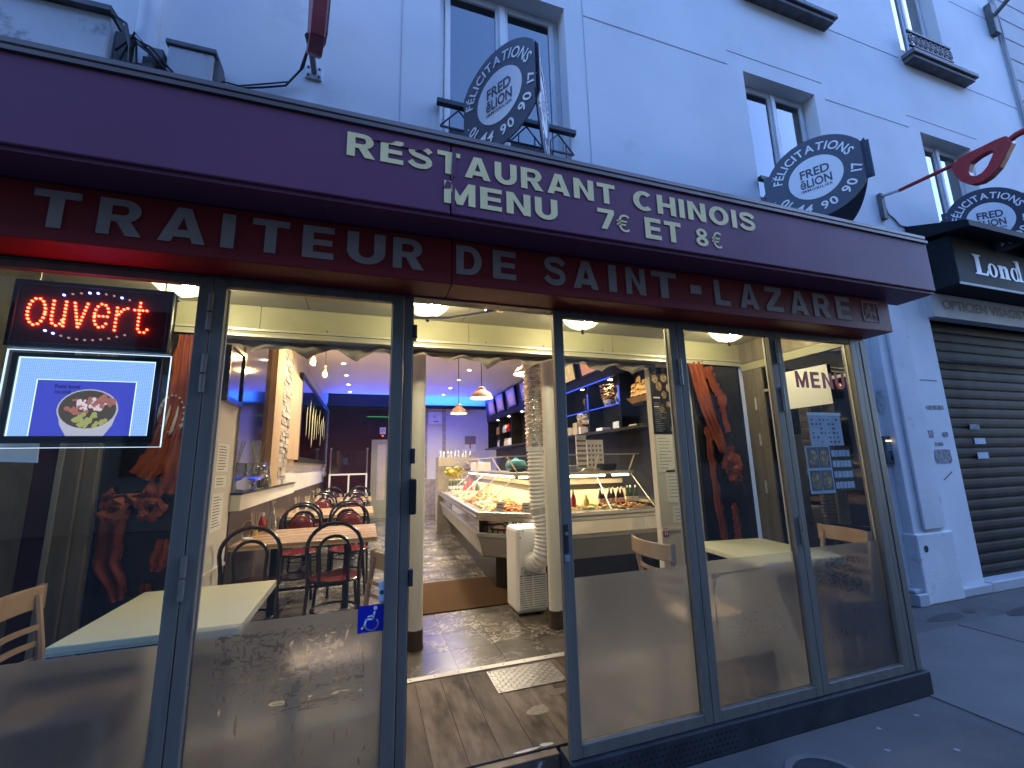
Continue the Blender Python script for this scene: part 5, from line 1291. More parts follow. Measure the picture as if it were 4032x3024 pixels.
b=MB()
for a in((1.76,2.21,2.50,2.535),(1.76,2.21,2.05,2.09),(1.76,1.79,2.09,2.50),(2.18,2.21,2.09,2.50)): b.box(-1.10,-1.06,a[0],a[1],a[2],a[3])
b.build('frame','panel_black',t)
for i,(y0,y1,z0,z1,lab) in enumerate(((1.80,2.10,1.50,1.72,'upper notice sheet on the cream wall by the street'),(1.80,2.08,1.38,1.47,'small wide notice under the upper notice on the cream wall'),(1.78,2.05,1.05,1.33,'lower notice sheet on the cream wall by the street'))):
    t=thing('notice_sheet',lab,'notice',(-1.1,y0,z0),'notices on the cream wall')
    b=MB(); b.box(-1.1015,-1.098,y0,y1,z0,z1); b.build('sheet','paper',t)
    b=MB(); rnd=random.Random(i)
    for k in range(int((z1-z0)/.022)-1): b.quad((-1.0975,y0+.03,z1-.02-k*.022),(-1.0975,y1-.03-.08*rnd.random(),z1-.02-k*.022),(-1.0975,y1-.03-.08*rnd.random(),z1-.028-k*.022),(-1.0975,y0+.03,z1-.028-k*.022))
    b.build('print','print_brown',t)
# glass vase and carafes on the ledge
t=thing('fish_bowl_vase','round glass bowl on a stem standing on the left ledge','vase',(-1.03,2.55,1.318))
b=MB(); b.lathe([(.07,0),(.07,.008),(.02,.02),(.012,.06),(.015,.09),(.05,.10),(.09,.14),(.10,.18),(.088,.235),(.078,.26)],(-1.0,2.62,1.318),24); b.build('glass','glass_vessel',t,smooth=True)
b=MB(); b.lathe([(.0,.105),(.05,.107),(.075,.122),(.0,.124)],(-1.0,2.62,1.318),24); b.build('blue_glow_layer','led_strip_blue',t,smooth=True)  # thin self-glowing layer draws the blue line inside the clear bowl
b=MB()
for k in range(5): a=k*1.3; b.tube([(-1.0,2.62,1.46),(-1.0+.03*math.cos(a),2.62+.03*math.sin(a),1.65),(-1.0+.06*math.cos(a),2.62+.06*math.sin(a),1.78)],.004,5)
b.build('stems','leaf_yellow',t)
def carafe(x,y,z,h,lab,group='carafes on the tables and ledge'):
    t=thing('glass_carafe',lab,'carafe',(x,y,z),group); s_=h/.26
    b=MB(); b.lathe([(.052,0),(.055,.01),(.05,.05),(.028,.14),(.020,.19),(.021,.24),(.028,.26)],(0,0,0),16); b.v=[(x+q[0]*s_,y+q[1]*s_,z+q[2]*s_) for q in b.v]; b.build('glass','glass_vessel',t,smooth=True)
    b=MB(); b.lathe([(0,.004),(.050,.006),(.047,.05),(.036,.10),(0,.101)],(0,0,0),16); b.v=[(x+q[0]*s_,y+q[1]*s_,z+q[2]*s_) for q in b.v]; b.build('water','glass_case',t,smooth=True)
carafe(-1.03,3.3,1.318,.26,'slim glass bottle on the ledge beside the fish bowl')

# ------------------------------------------------------------------ back wall things
t=thing('wall_clock','square pale wall clock above the white back wall','clock',(1.89,10.85,2.72))
b=MB(); b.box(1.70,2.08,10.84,10.89,2.73,3.10); b.build('case','plastic_white',t,bevel=.01)
b=MB(); b.box(1.85,1.99,10.836,10.8395,2.80,2.825); b.cyl((1.89,10.836,2.92),(1.83,10.836,2.98),.006,5); b.cyl((1.89,10.836,2.92),(1.90,10.836,3.03),.005,5); b.build('hands','print_dark',t)
t=thing('tear_off_calendar','calendar with dark photo and red ribbon on the white back wall','calendar',(2.97,10.88,1.9))
b=MB(); b.box(2.80,3.14,10.885,10.897,1.90,2.375); b.build('sheet','paper',t)
b=MB(); b.box(2.80,3.14,10.88,10.8845,2.13,2.375); b.build('photo','print_brown',t)
b=MB(); b.box(2.945,2.985,10.877,10.8795,2.0,2.16); b.build('ribbon','red_sticker',t)
t=thing('back_door','cream door with a tall textured pane in the dark red back wall','door',(.36,10.88,.12))
b=MB(); b.box(.11,.66,10.86,10.899,.12,2.28); b.build('door_panel','cream_paint',t)
b=MB(); b.box(.27,.50,10.852,10.8595,.6,2.14); b.build('pane','carton',t)
b=MB(); b.box(.60,.64,10.83,10.8595,1.10,1.16); b.build('handle','steel',t)
t=thing('no_smoking_sign','small white no smoking sign above the cream door','sign',(.4,10.88,2.42))
b=MB(); b.box(.32,.48,10.89,10.899,2.44,2.63); b.build('plate','paper',t)
b=MB(); b.tube([(.40+.05*math.cos(a),10.888,2.55+.05*math.sin(a)) for a in [2*math.pi*k/16 for k in range(16)]],.006,5,closed=True); b.cyl((.365,10.888,2.515),(.435,10.888,2.585),.006,5); b.build('prohibition_ring','print_dark',t)
tag(MB().ball((.40,10.885,2.39),.012,8,5).build('indicator_lamp','led_red'),'tiny red indicator light under the no smoking sign','indicator light')
t=thing('glass_partition','low white framed glass partition at the end of the dining room','partition',(-.4,10.2,.12))
b=MB(); b.box(-.92,.02,10.15,10.2,1.32,1.36); b.box(-.92,-.88,10.15,10.2,.12,1.32); b.box(-.02,.02,10.15,10.2,.12,1.32); b.box(-.46,-.42,10.15,10.2,.12,1.32); b.build('frame','plastic_white',t)
b=MB(); b.box(-.88,-.02,10.17,10.18,1.36,1.95); b.build('pane','glass_case',t)
for x in(-.9,0): b=MB(); b.cyl((x,10.175,1.36),(x,10.175,1.98),.016,8); b.ball((x,10.175,2.0),.03,8,5); b.build('post','steel',t)
tag(MB().box(-.05,.70,10.895,10.899,2.93,2.945).build('green_reflection','green_glow'),'thin glowing green strip drawn for light reflected on the dark back wall','light strip')  # reflected light drawn as a glowing strip, no lamp here

# ------------------------------------------------------------------ dining tables and black chairs
def dining_table(y0,y1,lab):
    t=thing('dining_table',lab,'table',None,'wooden dining tables'); d=y1-y0; w=1.21
    b=MB(); b.box(-w/2,w/2,-d/2,d/2,.722,.75); b.build('tabletop','table_wood',t,bevel=.004)
    b=MB(); b.box(-w/2-.002,w/2+.002,-d/2-.002,d/2+.002,.708,.7215); b.build('edge_band','carton',t)
    for x in(-.33,.33):
        b=MB(); b.box(x-.03,x+.03,-.03,.03,.03,.7075); b.build('pedestal','black_iron',t)
        b=MB(); b.box(x-.03,x+.03,-d*.38,d*.38,0,.03); b.build('foot','black_iron',t)
        b=MB(); b.box(x-.025,x+.025,-d*.35,d*.35,.685,.7075); b.build('top_bracket','black_iron',t)
    b=MB(); b.cyl((-.33,0,.25),(.33,0,.25),.014,8); b.build('stretcher','black_iron',t)
    place(t,(-.49,(y0+y1)/2,FZ))
dining_table(2.30,3.30,'nearest wooden dining table behind the glass leaf')
dining_table(4.64,5.74,'second wooden dining table from the street')
dining_table(7.38,8.45,'third wooden dining table from the street')
dining_table(9.15,9.95,'farthest wooden dining table by the partition')
def arch(w0,z0,zt,y0,y1,n=12):
    """hoop from (-w0,z0) up and over at zt; y leans from y0 to y1"""
    pts=[]; zs=zt-w0*.95
    for z in (z0,(z0+zs)/2): pts.append((-w0*.93,z))
    for k in range(n+1):
        a=math.pi-math.pi*k/n; pts.append((w0*math.cos(a),zs+(zt-zs)*math.sin(a)))
    for z in ((z0+zs)/2,z0): pts.append((w0*.93,z))
    return [(x,y0+(y1-y0)*(z-z0)/(zt-z0),z) for x,z in pts]
def black_chair(pad):
    t=thing('black_chair','','chair',None,'black bentwood chairs of the dining room')
    b=MB(); b.lathe([(0,.452),(.15,.458),(.195,.452),(.205,.440),(.20,.428),(0,.426)],(0,0,0),24); b.build('seat','seat_red',t,smooth='auto')
    b=MB(); b.lathe([(.206,.425),(.212,.432),(.212,.442),(.206,.447)],(0,0,0),24); b.build('seat_ring','chair_black',t,smooth='auto')
    b=MB(); b.tube(arch(.205,.43,.90,-.17,-.245),.0155,8); b.build('outer_hoop','chair_black',t,smooth='auto')
    b=MB(); b.tube(arch(.115,.44,.80,-.185,-.238),.0135,8); b.build('inner_hoop','chair_black',t,smooth='auto')
    for s_ in(-1,1):
        b=MB(); b.tube([(s_*.19,-.17,.43),(s_*.20,-.21,.2),(s_*.205,-.235,0)],.013,8); b.build('leg','chair_black',t,smooth='auto')
        b=MB(); b.tube([(s_*.15,.14,.43),(s_*.17,.165,.2),(s_*.185,.185,0)],.013,8); b.build('leg','chair_black',t,smooth='auto')
    b=MB(); b.tube([(.175*math.cos(a),-.02+.175*math.sin(a),.20) for a in [2*math.pi*k/20 for k in range(20)]],.009,6,closed=True); b.build('ring_stretcher','chair_black',t,smooth='auto')
    if pad:
        b=MB(); n=22
        b.lathe([(0,.020),(.10,.018),(.128,.008),(.130,-.008),(.10,-.018),(0,-.020)],(0,0,0),n); b.v=[(q[0],-.215+q[2]-.12*(q[1]),.655+q[1]*1.12) for q in b.v]; b.build('back_pad','seat_red',t,smooth=True)
    return t
c0=black_chair(False); c0['label']='nearest black chair on the right, back towards the street'; place(c0,(-.23,2.18,FZ),R_(0),1.04)
place(dup(c0,'nearest black chair on the left, against the cream wall'),(-.865,2.20,FZ),R_(3),1.04)
c1=black_chair(True); c1['label']='black chair with red pad on the far side of the nearest table, right'; place(c1,(-.17,3.50,FZ),R_(180),1.06)
rows=[('left seat on the far side of the nearest table',-.72,3.52,180),('left seat on the near side of the second table',-.76,4.50,2),('right seat on the near side of the second table',-.22,4.48,0),
('left seat on the far side of the second table',-.72,5.98,180),('right seat on the far side of the second table',-.18,6.0,178),('left seat on the near side of the third table',-.74,7.22,0),('right seat on the near side of the third table',-.18,7.2,0),
('left seat on the far side of the third table',-.72,8.68,180),('right seat on the far side of the third table',-.15,8.7,180),('left seat on the near side of the farthest table',-.7,9.02,0),('right seat on the near side of the farthest table',-.12,9.05,0)]
for q,x,y,a in rows: place(dup(c1,'black chair with red pad, '+q),(x,y,FZ),R_(a),1.06)
# table ware
TZ=.871
carafe(-.93,3.15,TZ,.31,'clear carafe on the nearest dining table')
carafe(-.77,5.28,TZ,.31,'clear carafe on the second dining table')
t=thing('sauce_bottle','dark red sauce bottle on the nearest dining table','bottle',(-1.035,3.26,TZ))
b=MB(); b.lathe([(.035,0),(.038,.01),(.038,.10),(.014,.14),(.014,.165),(0,.166)],(-1.035,3.26,TZ),14); b.build('body','bottle_red',t,smooth='auto')
b=MB(); b.lathe([(.016,.15),(.016,.185),(0,.187)],(-1.035,3.26,TZ),12); b.build('cap','cap_white',t)
def cup(x,y,z,lab,mt='cap_green',n=9,h=.09):
    t=thing('chopstick_cup',lab,'cup',(x,y,z),'cups with chopsticks')
    b=MB(); b.lathe([(.03,0),(.034,h),(.031,h),(.028,.005),(0,.005)],(x,y,z),14); b.build('cup',mt,t,smooth='auto')
    rr=random.Random(int(y*10))
    for k in range(n): a=rr.uniform(0,6.28); bb=MB(); bb.cyl((x+.012*math.cos(a),y+.012*math.sin(a),z+.01),(x+.04*math.cos(a),y+.04*math.sin(a),z+.2+.03*rr.random()),.0025,5); bb.build('chopstick','carton',t)
cup(-1.04,2.95,TZ,'pale cup of chopsticks against the wall on the nearest table','leaf_yellow')
cup(-.98,5.3,TZ,'cup of chopsticks on the second dining table','carton')
cup(-.86,5.5,TZ,'second cup of chopsticks on the second dining table','carton')
cup(-.95,8.0,TZ,'cup of chopsticks on the third dining table','carton')
t=thing('table_mirror','small oval standing frame at the wall end of the nearest table','table frame',(-1.0,2.62,TZ))
b=MB(); b.tube([(-1.03+.055*math.cos(a),2.64,TZ+.09+.085*math.sin(a)) for a in [2*math.pi*k/20 for k in range(20)]],.006,6,closed=True); b.build('ring','steel',t)
b=MB(); b.lathe([(.045,0),(.045,.02),(0,.022)],(-1.03,2.64,TZ),14); b.build('base','plastic_white',t)
# ------------------------------------------------------------------ refrigerated display counter
ct=thing('display_counter','angled glass display counter full of food trays','display counter',(1.8,3.0,.12))
FP=[Vector((1.50,7.4)),Vector((1.205,2.854)),Vector((1.82,2.21)),Vector((3.22,2.21))]
def inward(i):
    def nrm(a,b): d=(b-a).normalized(); return Vector((-d.y,d.x))
    if i==0: n=nrm(FP[0],FP[1])
    elif i==3: n=nrm(FP[2],FP[3])
    else:
        n1,n2=nrm(FP[i-1],FP[i]),nrm(FP[i],FP[i+1]); n=(n1+n2); n/= n.dot(n1)
    return n
IN=[inward(i) for i in range(4)]
def P(i,o,z): q=FP[i]+IN[i]*o; return (q.x,q.y,z)
def pos(seg,t,o,z):
    a,b_=Vector(P(seg,o,z)),Vector(P(seg+1,o,z)); return a.lerp(b_,t)
SEG=(0,1,2)
def strip(o0,z0,o1,z1,mb=None,segs=SEG):
    mb=mb or MB()
    for s_ in segs: mb.quad(P(s_,o0,z0),P(s_+1,o0,z0),P(s_+1,o1,z1),P(s_,o1,z1))
    return mb
def slab(o0,o1,z0,z1,segs=SEG):
    mb=MB()
    for s_ in segs:
        mb.hexa([P(s_,o0,z0),P(s_+1,o0,z0),P(s_,o1,z0),P(s_+1,o1,z0),P(s_,o0,z1),P(s_+1,o0,z1),P(s_,o1,z1),P(s_+1,o1,z1)])
    return mb
mat('counter_beige',(.36,.355,.34),.38,.35,col2=(.29,.285,.275),scale=2)
mat('counter_stone',(.30,.27,.24),.35,col2=(.2,.18,.16),scale=5,detail=8)
slab(.24,.70,.121,.49).build('toe_kick','fridge_dark',ct)
slab(.07,.72,.491,.499).build('underside','fridge_dark',ct)
strip(.07,.50,.02,.71).build('sloping_panel','counter_beige',ct)
slab(.0,.05,.712,.752).build('ledge','counter_beige',ct,bevel=.004)
strip(.03,.753,.03,.888,segs=(1,2)).build('mirror_panel','mirror',ct)
strip(.03,.753,.03,.888,segs=(0,)).build('mirror_panel','mirror_dim',ct)
slab(-.015,.06,.890,.935).build('lower_rail','steel',ct,bevel=.008)
slab(-.005,.05,.937,.982).build('upper_rail','steel',ct,bevel=.010)
slab(.052,.78,.925,.955).build('deck','fridge_white',ct)
strip(.70,.956,.72,1.17).build('inner_back','fridge_white',ct)
strip(.74,1.17,.78,1.23).build('rear_slot','fridge_dark',ct)
slab(.74,.80,.12,.92).build('staff_side','fridge_dark',ct)
slab(.50,.90,1.36,1.40).build('top_shelf','steel',ct,bevel=.004)
slab(.78,.84,1.235,1.29).build('rear_ledge','fridge_white',ct)
strip(.02,.984,.36,1.60).build('front_glass','glass_case',ct)
strip(.36,1.602,.62,1.602).build('top_glass','glass_case',ct)
slab(.355,.375,1.592,1.606).build('glass_edge','aluminium_light',ct)
for s_,t_ in((0,.25),(0,.55),(0,.8),(1,.02),(1,.98),(2,.55),(2,.97)):
    a,c=pos(s_,t_,.06,.99),pos(s_,t_,.52,1.365); b=MB(); b.cyl(a,c,.006,6); b.build('glass_support','steel',ct)
    a,c=pos(s_,t_,.55,1.40),pos(s_,t_,.40,1.60); b=MB(); b.cyl(a,c,.009,6); b.build('glass_support','fridge_white',ct)
for s_,t0,t1 in((0,.05,.40),(0,.45,.75),(0,.78,.98),(1,.1,.95),(2,.12,.66),(2,.75,.95)):
    b=MB(); b.cyl(pos(s_,t0,.535,1.345),pos(s_,t1,.535,1.345),.012,8); b.build('light_tube','lamp_tube',ct)
for s_,t0,t1 in((0,.0,.4),(0,.4,.75),(0,.75,1.),(1,0,1),(2,0,.5),(2,.5,1)):
    a,c=pos(s_,(t0+t1)/2,.50,1.33),None
    d=(Vector(P(s_+1,.5,1.33))-Vector(P(s_,.5,1.33))); L_=d.length*(t1-t0)*.8
    light('tube_glow','AREA',a,2.7*L_+.6,(1.,.74,.38),ct,L_,(0,0,math.atan2(d.y,d.x)),sy=.05)
# end panel of the long arm
b=MB(); q=Vector(P(0,-.03,.12)); b.box(q.x-.02,q.x+.82,7.41,7.47,.12,1.50); b.build('end_panel','counter_stone',ct)
# black signs on the long arm
for t0,t1 in((.10,.42),):
    b=MB(); b.quad(pos(0,t0,.026,.757),pos(0,t1,.026,.757),pos(0,t1,.026,.886),pos(0,t0,.026,.886)); b.build('black_panel','panel_black',ct)

# trays of food
def tray(seg,t,o,w,d,fm,lab,heap=.03,n=34,seed=0,big=.018):
    rnd=random.Random(seed); c=pos(seg,t,o,.957); dr=(Vector(P(seg+1,o,0))-Vector(P(seg,o,0))).normalized(); nr=Vector((-dr.y,dr.x,0))
    T=thing('food_tray',lab,'food tray',tuple(c),'food trays in the counter')
    def W(u,v,z): q=c+dr*u+nr*v; return (q.x,q.y,.957+z)
    b=MB()
    b.hexa([W(-w/2,-d/2,0),W(w/2,-d/2,0),W(-w/2,d/2,0),W(w/2,d/2,0),W(-w/2,-d/2,.012),W(w/2,-d/2,.012),W(-w/2,d/2,.012),W(w/2,d/2,.012)])
    for u0,u1,v0,v1 in((-w/2,w/2,-d/2,-d/2+.01),(-w/2,w/2,d/2-.01,d/2),(-w/2,-w/2+.01,-d/2+.01,d/2-.01),(w/2-.01,w/2,-d/2+.01,d/2-.01)):
        b.hexa([W(u0,v0,.012),W(u1,v0,.012),W(u0,v1,.012),W(u1,v1,.012),W(u0,v0,.03),W(u1,v0,.03),W(u0,v1,.03),W(u1,v1,.03)])
    b.build('dish','tray',T)
    b=MB()
    for k in range(n):
        u,v=rnd.uniform(-.44,.44)*w,rnd.uniform(-.42,.42)*d; hz=.014+heap*rnd.random()*(1-(2*u/w)**2*.6)
        q=W(u,v,hz); b.ball(q,rnd.uniform(.6,1.2)*big,7,4,(rnd.uniform(.7,1.6),rnd.uniform(.7,1.4),rnd.uniform(.5,.8)),.22)
    f=b.build('food',fm,T,smooth=True); f['kind']='stuff'
L=[(0,.34,.22,.42,.26,1,'tray of noodles'),(0,.34,.52,.42,.26,3,'tray of rice'),(0,.44,.22,.40,.26,2,'tray of red skewers'),(0,.44,.52,.40,.26,0,'tray of fried chicken'),
(0,.54,.22,.40,.26,5,'tray of green vegetables'),(0,.54,.52,.40,.26,2,'tray of lacquered meat'),(0,.64,.22,.40,.26,0,'tray of brown dumplings'),(0,.64,.52,.40,.26,6,'tray of spring rolls'),
(0,.74,.22,.40,.26,2,'tray of red sauced pieces'),(0,.74,.52,.40,.26,1,'tray of fried rice'),(0,.84,.22,.40,.26,3,'tray of pale noodles'),(0,.84,.52,.40,.26,0,'tray of glazed pieces'),
(0,.94,.20,.36,.24,1,'tray of yellow corn salad'),(0,.94,.50,.34,.24,2,'tray of dark red meat'),(1,.25,.22,.34,.26,4,'tray of orange prawns'),(1,.70,.22,.34,.26,4,'tray of orange sliced salmon'),(1,.5,.50,.5,.22,2,'platter of red meat with a fork'),
(2,.10,.22,.34,.26,5,'plate of blue green salad'),(2,.34,.24,.34,.26,3,'plate of pale ravioli'),(2,.58,.22,.30,.24,1,'plate of noodles below the red bottle'),(2,.80,.22,.42,.24,6,'plate of golden samosas'),(2,.50,.52,.30,.18,5,'plate of wrapped rolls')]
L+=[(0,.24,.30,.40,.40,3,'deep tray of rice cakes'),(0,.16,.30,.40,.40,6,'deep tray of fritters'),(2,.22,.52,.26,.18,2,'plate of red rolls'),(2,.92,.52,.18,.16,0,'small plate of nuggets'),(1,.95,.40,.22,.2,3,'small plate of dumplings'),(2,.69,.45,.22,.16,4,'small plate of orange rolls')]
for i,(s_,t_,o,w,d,f,lab) in enumerate(L): tray(s_,t_,o,w,d,FOOD[f],lab+' in the '+['long arm','angled corner','front arm'][s_]+' of the counter',seed=i,heap=.06 if i%3 else .04,n=80 if s_<2 else 64,big=.02)
# price tags
tg=[(0,.46,.12),(0,.52,.36),(0,.60,.14),(0,.66,.38),(0,.72,.12),(0,.78,.36),(0,.86,.14),(0,.9,.40),(0,.96,.12),(1,.25,.10),(1,.66,.10),(0,.4,.36)]
for i,(s_,t_,o) in enumerate(tg):
    c=pos(s_,t_,o,.985); dr=(Vector(P(s_+1,o,0))-Vector(P(s_,o,0))).normalized(); big=s_==1
    T=thing('price_tag','grey price card standing at the corner of the counter' if big else 'cream price card standing among the trays of the long arm','price card',tuple(c),'corner price cards' if big else 'price cards of the long arm')
    w,h=(.055,.05) if big else (.045,.045); b=MB()
    b.plate([(-w,0),(w,0),(w,h*2),(-w,h*2)],(c.x,c.y,.99),(dr.x,dr.y,0),(-dr.y*.35,dr.x*.35,.94),.002); b.build('card','box_grey' if big else 'paper',T)
    b=MB(); b.plate([(-w*.7,h*.6),(w*.6,h*.6),(w*.6,h*.8),(-w*.7,h*.8)],(c.x,c.y-.004,.992),(dr.x,dr.y,0),(-dr.y*.35,dr.x*.35,.94),.001); b.plate([(-w*.7,h*1.2),(w*.4,h*1.2),(w*.4,h*1.45),(-w*.7,h*1.45)],(c.x,c.y-.004,.992),(dr.x,dr.y,0),(-dr.y*.35,dr.x*.35,.94),.001); b.build('print','print_dark',T)
    b=MB(); b.cyl((c.x,c.y,.96),(c.x,c.y,.99),.008,6); b.build('clip','dark_metal',T)
# bottles
def bottle(x,y,z,h,r,body,cap,label,lab,group,lm='label_pink'):
    t=thing('bottle',lab,'bottle',(x,y,z),group)
    b=MB(); b.lathe([(0,0),(r,.002),(r,h*.55),(r*.8,h*.68),(r*.36,h*.82),(r*.34,h*.93),(0,h*.935)],(x,y,z),14); b.build('body',body,t,smooth='auto')
    b=MB(); b.lathe([(r*.42,h*.90),(r*.42,h),(0,h*1.005)],(x,y,z),10); b.build('cap',cap,t)
    if label: b=MB(); b.lathe([(r*1.03,h*.28),(r*1.03,h*.50)],(x,y,z),14); b.build('label',lm,t,smooth=True)
for k in range(6): bottle(2.66+k*.062,2.60+.02*(k%2),.957,.245,.029,'bottle_dark','cap_white',True,'dark soda bottle with pink label in the row at the right of the counter','row of soda bottles')
for k in range(3): bottle(3.05+k*.058,2.62+.02*(k%2),.957,.26,.027,'bottle_green','cap_white',True,'green glass bottle at the right end of the counter','green bottles at the right end',lm='paper')
for k in range(10): bottle(1.66+(k%5)*.062,7.10-(k//5)*.12,.957,.27,.027,'bottle_green','cap_white',True,'green bottle standing at the far end of the counter','green bottles at the far end',lm='paper')
bottle(1.98,6.6,.957,.30,.05,'bottle_red','bottle_red',False,'large red sauce bottle near the green bottles','red bottles')
bottle(1.86,6.5,.957,.22,.04,'bottle_red','cap_white',False,'smaller red bottle near the green bottles','red bottles')
for k in range(2): bottle(2.10+k*.08,6.5,.957,.22,.035,'bottle_green','cap_green',False,'short green jar beside the red sauce bottle','green jars')
bottle(2.28,2.55,.957,.24,.030,'bottle_red','cap_green',False,'orange red squeeze bottle with lime cap in the front case','squeeze bottle')
bottle(2.47,2.60,.957,.17,.035,'leaf_yellow','cap_green',False,'small yellow green bottle in the front case','small bottle')
# things on the top shelf
t=thing('dish_card','framed card with a dark dish photo on the counter shelf','card',(2.05,2.68,1.4))
b=MB(); b.box(1.99,2.30,2.70,2.712,1.40,1.63); b.build('card','paper',t)
b=MB(); b.disc((2.07,2.695,1.52),.085,'y',20,.07); b.build('photo','print_food',t)
t=thing('black_bowl','black bowl on the right of the counter shelf','bowl',(2.95,2.85,1.4))
b=MB(); b.lathe([(.0,.002),(.10,.002),(.125,.03),(.13,.085),(.122,.085),(.115,.03),(0,.02)],(2.92,2.86,1.40),20); b.build('body','cabinet_black',t,smooth='auto')
t=thing('plate_stack','stack of pale plates on the counter shelf','plates',(2.42,2.88,1.4))
b=MB()
for k in range(6): b.lathe([(.0,.012*k),(.06,.012*k),(.11,.012*k+.010),(.11,.012*k+.013),(0,.012*k+.006)],(2.42,2.88,1.40),20)
b.build('plates','plastic_white',t,smooth='auto')
t=thing('loose_packets','heap of small packets and trays on the counter shelf','packets',(2.68,2.85,1.4)); rnd=random.Random(5); b=MB()
for k in range(9): x,y=2.58+.025*k,2.80+.1*rnd.random(); b.box(x,x+.09,y,y+.07,1.401+.012*(k%3),1.412+.012*(k%3))
b.build('packets','carton',t)
t=thing('teal_pot','teal round pot on the shelf behind the corner glass','pot',(1.9,3.5,1.4))
b=MB(); b.lathe([(.0,.0),(.09,.002),(.14,.05),(.145,.10),(.12,.15),(.03,.17),(.02,.19),(0,.195)],(1.93,3.55,1.40),20); b.build('body','teal_pot',t,smooth='auto')
tag(MB().lathe([(0,0),(.09,.002),(.12,.08),(.112,.08),(.085,.01),(0,.01)],(2.15,3.35,1.40),18).build('white_bowl','plastic_white',smooth='auto'),'white bowl beside the teal pot on the counter shelf','bowl')
tag(MB().box(1.70,1.95,4.9,5.3,1.40,1.55).build('cardboard_box','carton',bevel=.004),'open cardboard box on the long arm of the counter','box')
t=thing('bag_of_greens','clear bag of yellow greens on the far end of the counter','bag',(1.8,6.9,1.25)); b=MB(); rnd=random.Random(4)
for k in range(26): b.ball((1.75+rnd.uniform(-.18,.2),6.9+rnd.uniform(-.2,.2),1.32+.14*rnd.random()),.07,7,4,(1,1,.7),.3)
b.build('greens','leaf_yellow',t,smooth=True)
t=thing('grass_plant','spiky dry plant on the far arm of the counter','plant',(1.8,6.0,1.4)); b=MB(); rnd=random.Random(9)
for k in range(40):
    a=rnd.uniform(0,6.28); l=rnd.uniform(.10,.22); b.tube([(1.8,6.0,1.40),(1.8+l*.5*math.cos(a),6.0+l*.5*math.sin(a),1.45+.1*rnd.random()),(1.8+l*math.cos(a),6+l*math.sin(a),1.46+.12*rnd.random())],[.006,.004,.001],4)
b.build('leaves','fabric_beige',t)
b=MB(); b.lathe([(.05,0),(.07,.05)],(1.8,6,1.40),12); b.build('pot','cabinet_black',t)
t=thing('side_cabinet','low cream cabinet with glasses and bottles by the white back wall','cabinet',(2.1,9.5,.12))
b=MB(); b.box(1.75,2.75,9.2,9.7,.121,1.72); b.build('body','carton',t)
b=MB()
for k in range(9): b.lathe([(.03,0),(.035,.12),(.012,.16),(.012,.2),(0,.2)],(1.82+k*.1,9.35+.08*(k%2),1.72),8)
b.build('glassware','porcelain',t)
# cardboard block behind the front case
tag(MB().box(2.36,2.86,3.05,3.15,1.18,1.36).build('carton_board','carton'),'yellowish board behind the front case under the light tube','board')
t=thing('info_sheets','two printed menu sheets standing behind the counter','sheets',(2.7,3.1,1.4))
b=MB(); b.box(2.60,2.75,3.05,3.056,1.42,1.86); b.build('sheet','paper',t); b=MB(); b.box(2.755,3.0,3.05,3.056,1.42,1.80); b.build('sheet','paper',t)
b=MB()
for k in range(6): b.box(2.61,2.74,3.046,3.0495,1.45+k*.065,1.475+k*.065)
for r in range(5):
    for c in range(4): b.box(2.775+c*.055,2.80+c*.055,3.046,3.0495,1.46+r*.062,1.49+r*.062)
b.build('print','print_brown',t)

# ------------------------------------------------------------------ air conditioner with hose
ac=thing('portable_air_conditioner','white portable air conditioner standing in the entrance','air conditioner',(1.51,2.05,.12))
b=MB(); b.box(1.362,1.665,1.925,2.27,.145,.905); b.build('body','plastic_white',ac,bevel=.035)
b=MB(); b.box(1.385,1.645,1.917,1.930,.19,.48); b.build('grille_back','vent_dark',ac)
for k in range(15): b=MB(); b.box(1.380,1.650,1.908,1.9225,.192+k*.0193,.203+k*.0193); b.build('grille_slat','plastic_white',ac)
for x in(1.378,1.512,1.648): b=MB(); b.box(x-.004,x+.004,1.905,1.9225,.188,.485); b.build('grille_bar','plastic_white',ac)
b=MB(); b.box(1.40,1.60,1.905,1.924,.50,.56); b.build('cord_recess','box_grey',ac,bevel=.006)
b=MB(); b.tube([(1.41+.19*k/16,1.897,.53+.022*math.sin(k*1.1)) for k in range(17)],.004,5); b.tube([(1.41,1.897,.53),(1.42,1.895,.35),(1.47,1.894,.2)],.004,5); b.build('power_cord','plastic_white',ac)
for x,z in((1.40,.82),(1.43,.875)): b=MB(); b.disc((x,1.922,z),.008,'y',10); b.build('screw','vent_dark',ac)
for x in(1.40,1.62): b=MB(); b.cyl((x-.015,1.98,.142),(x+.015,1.98,.142),.022,10); b.build('castor','vent_dark',ac)
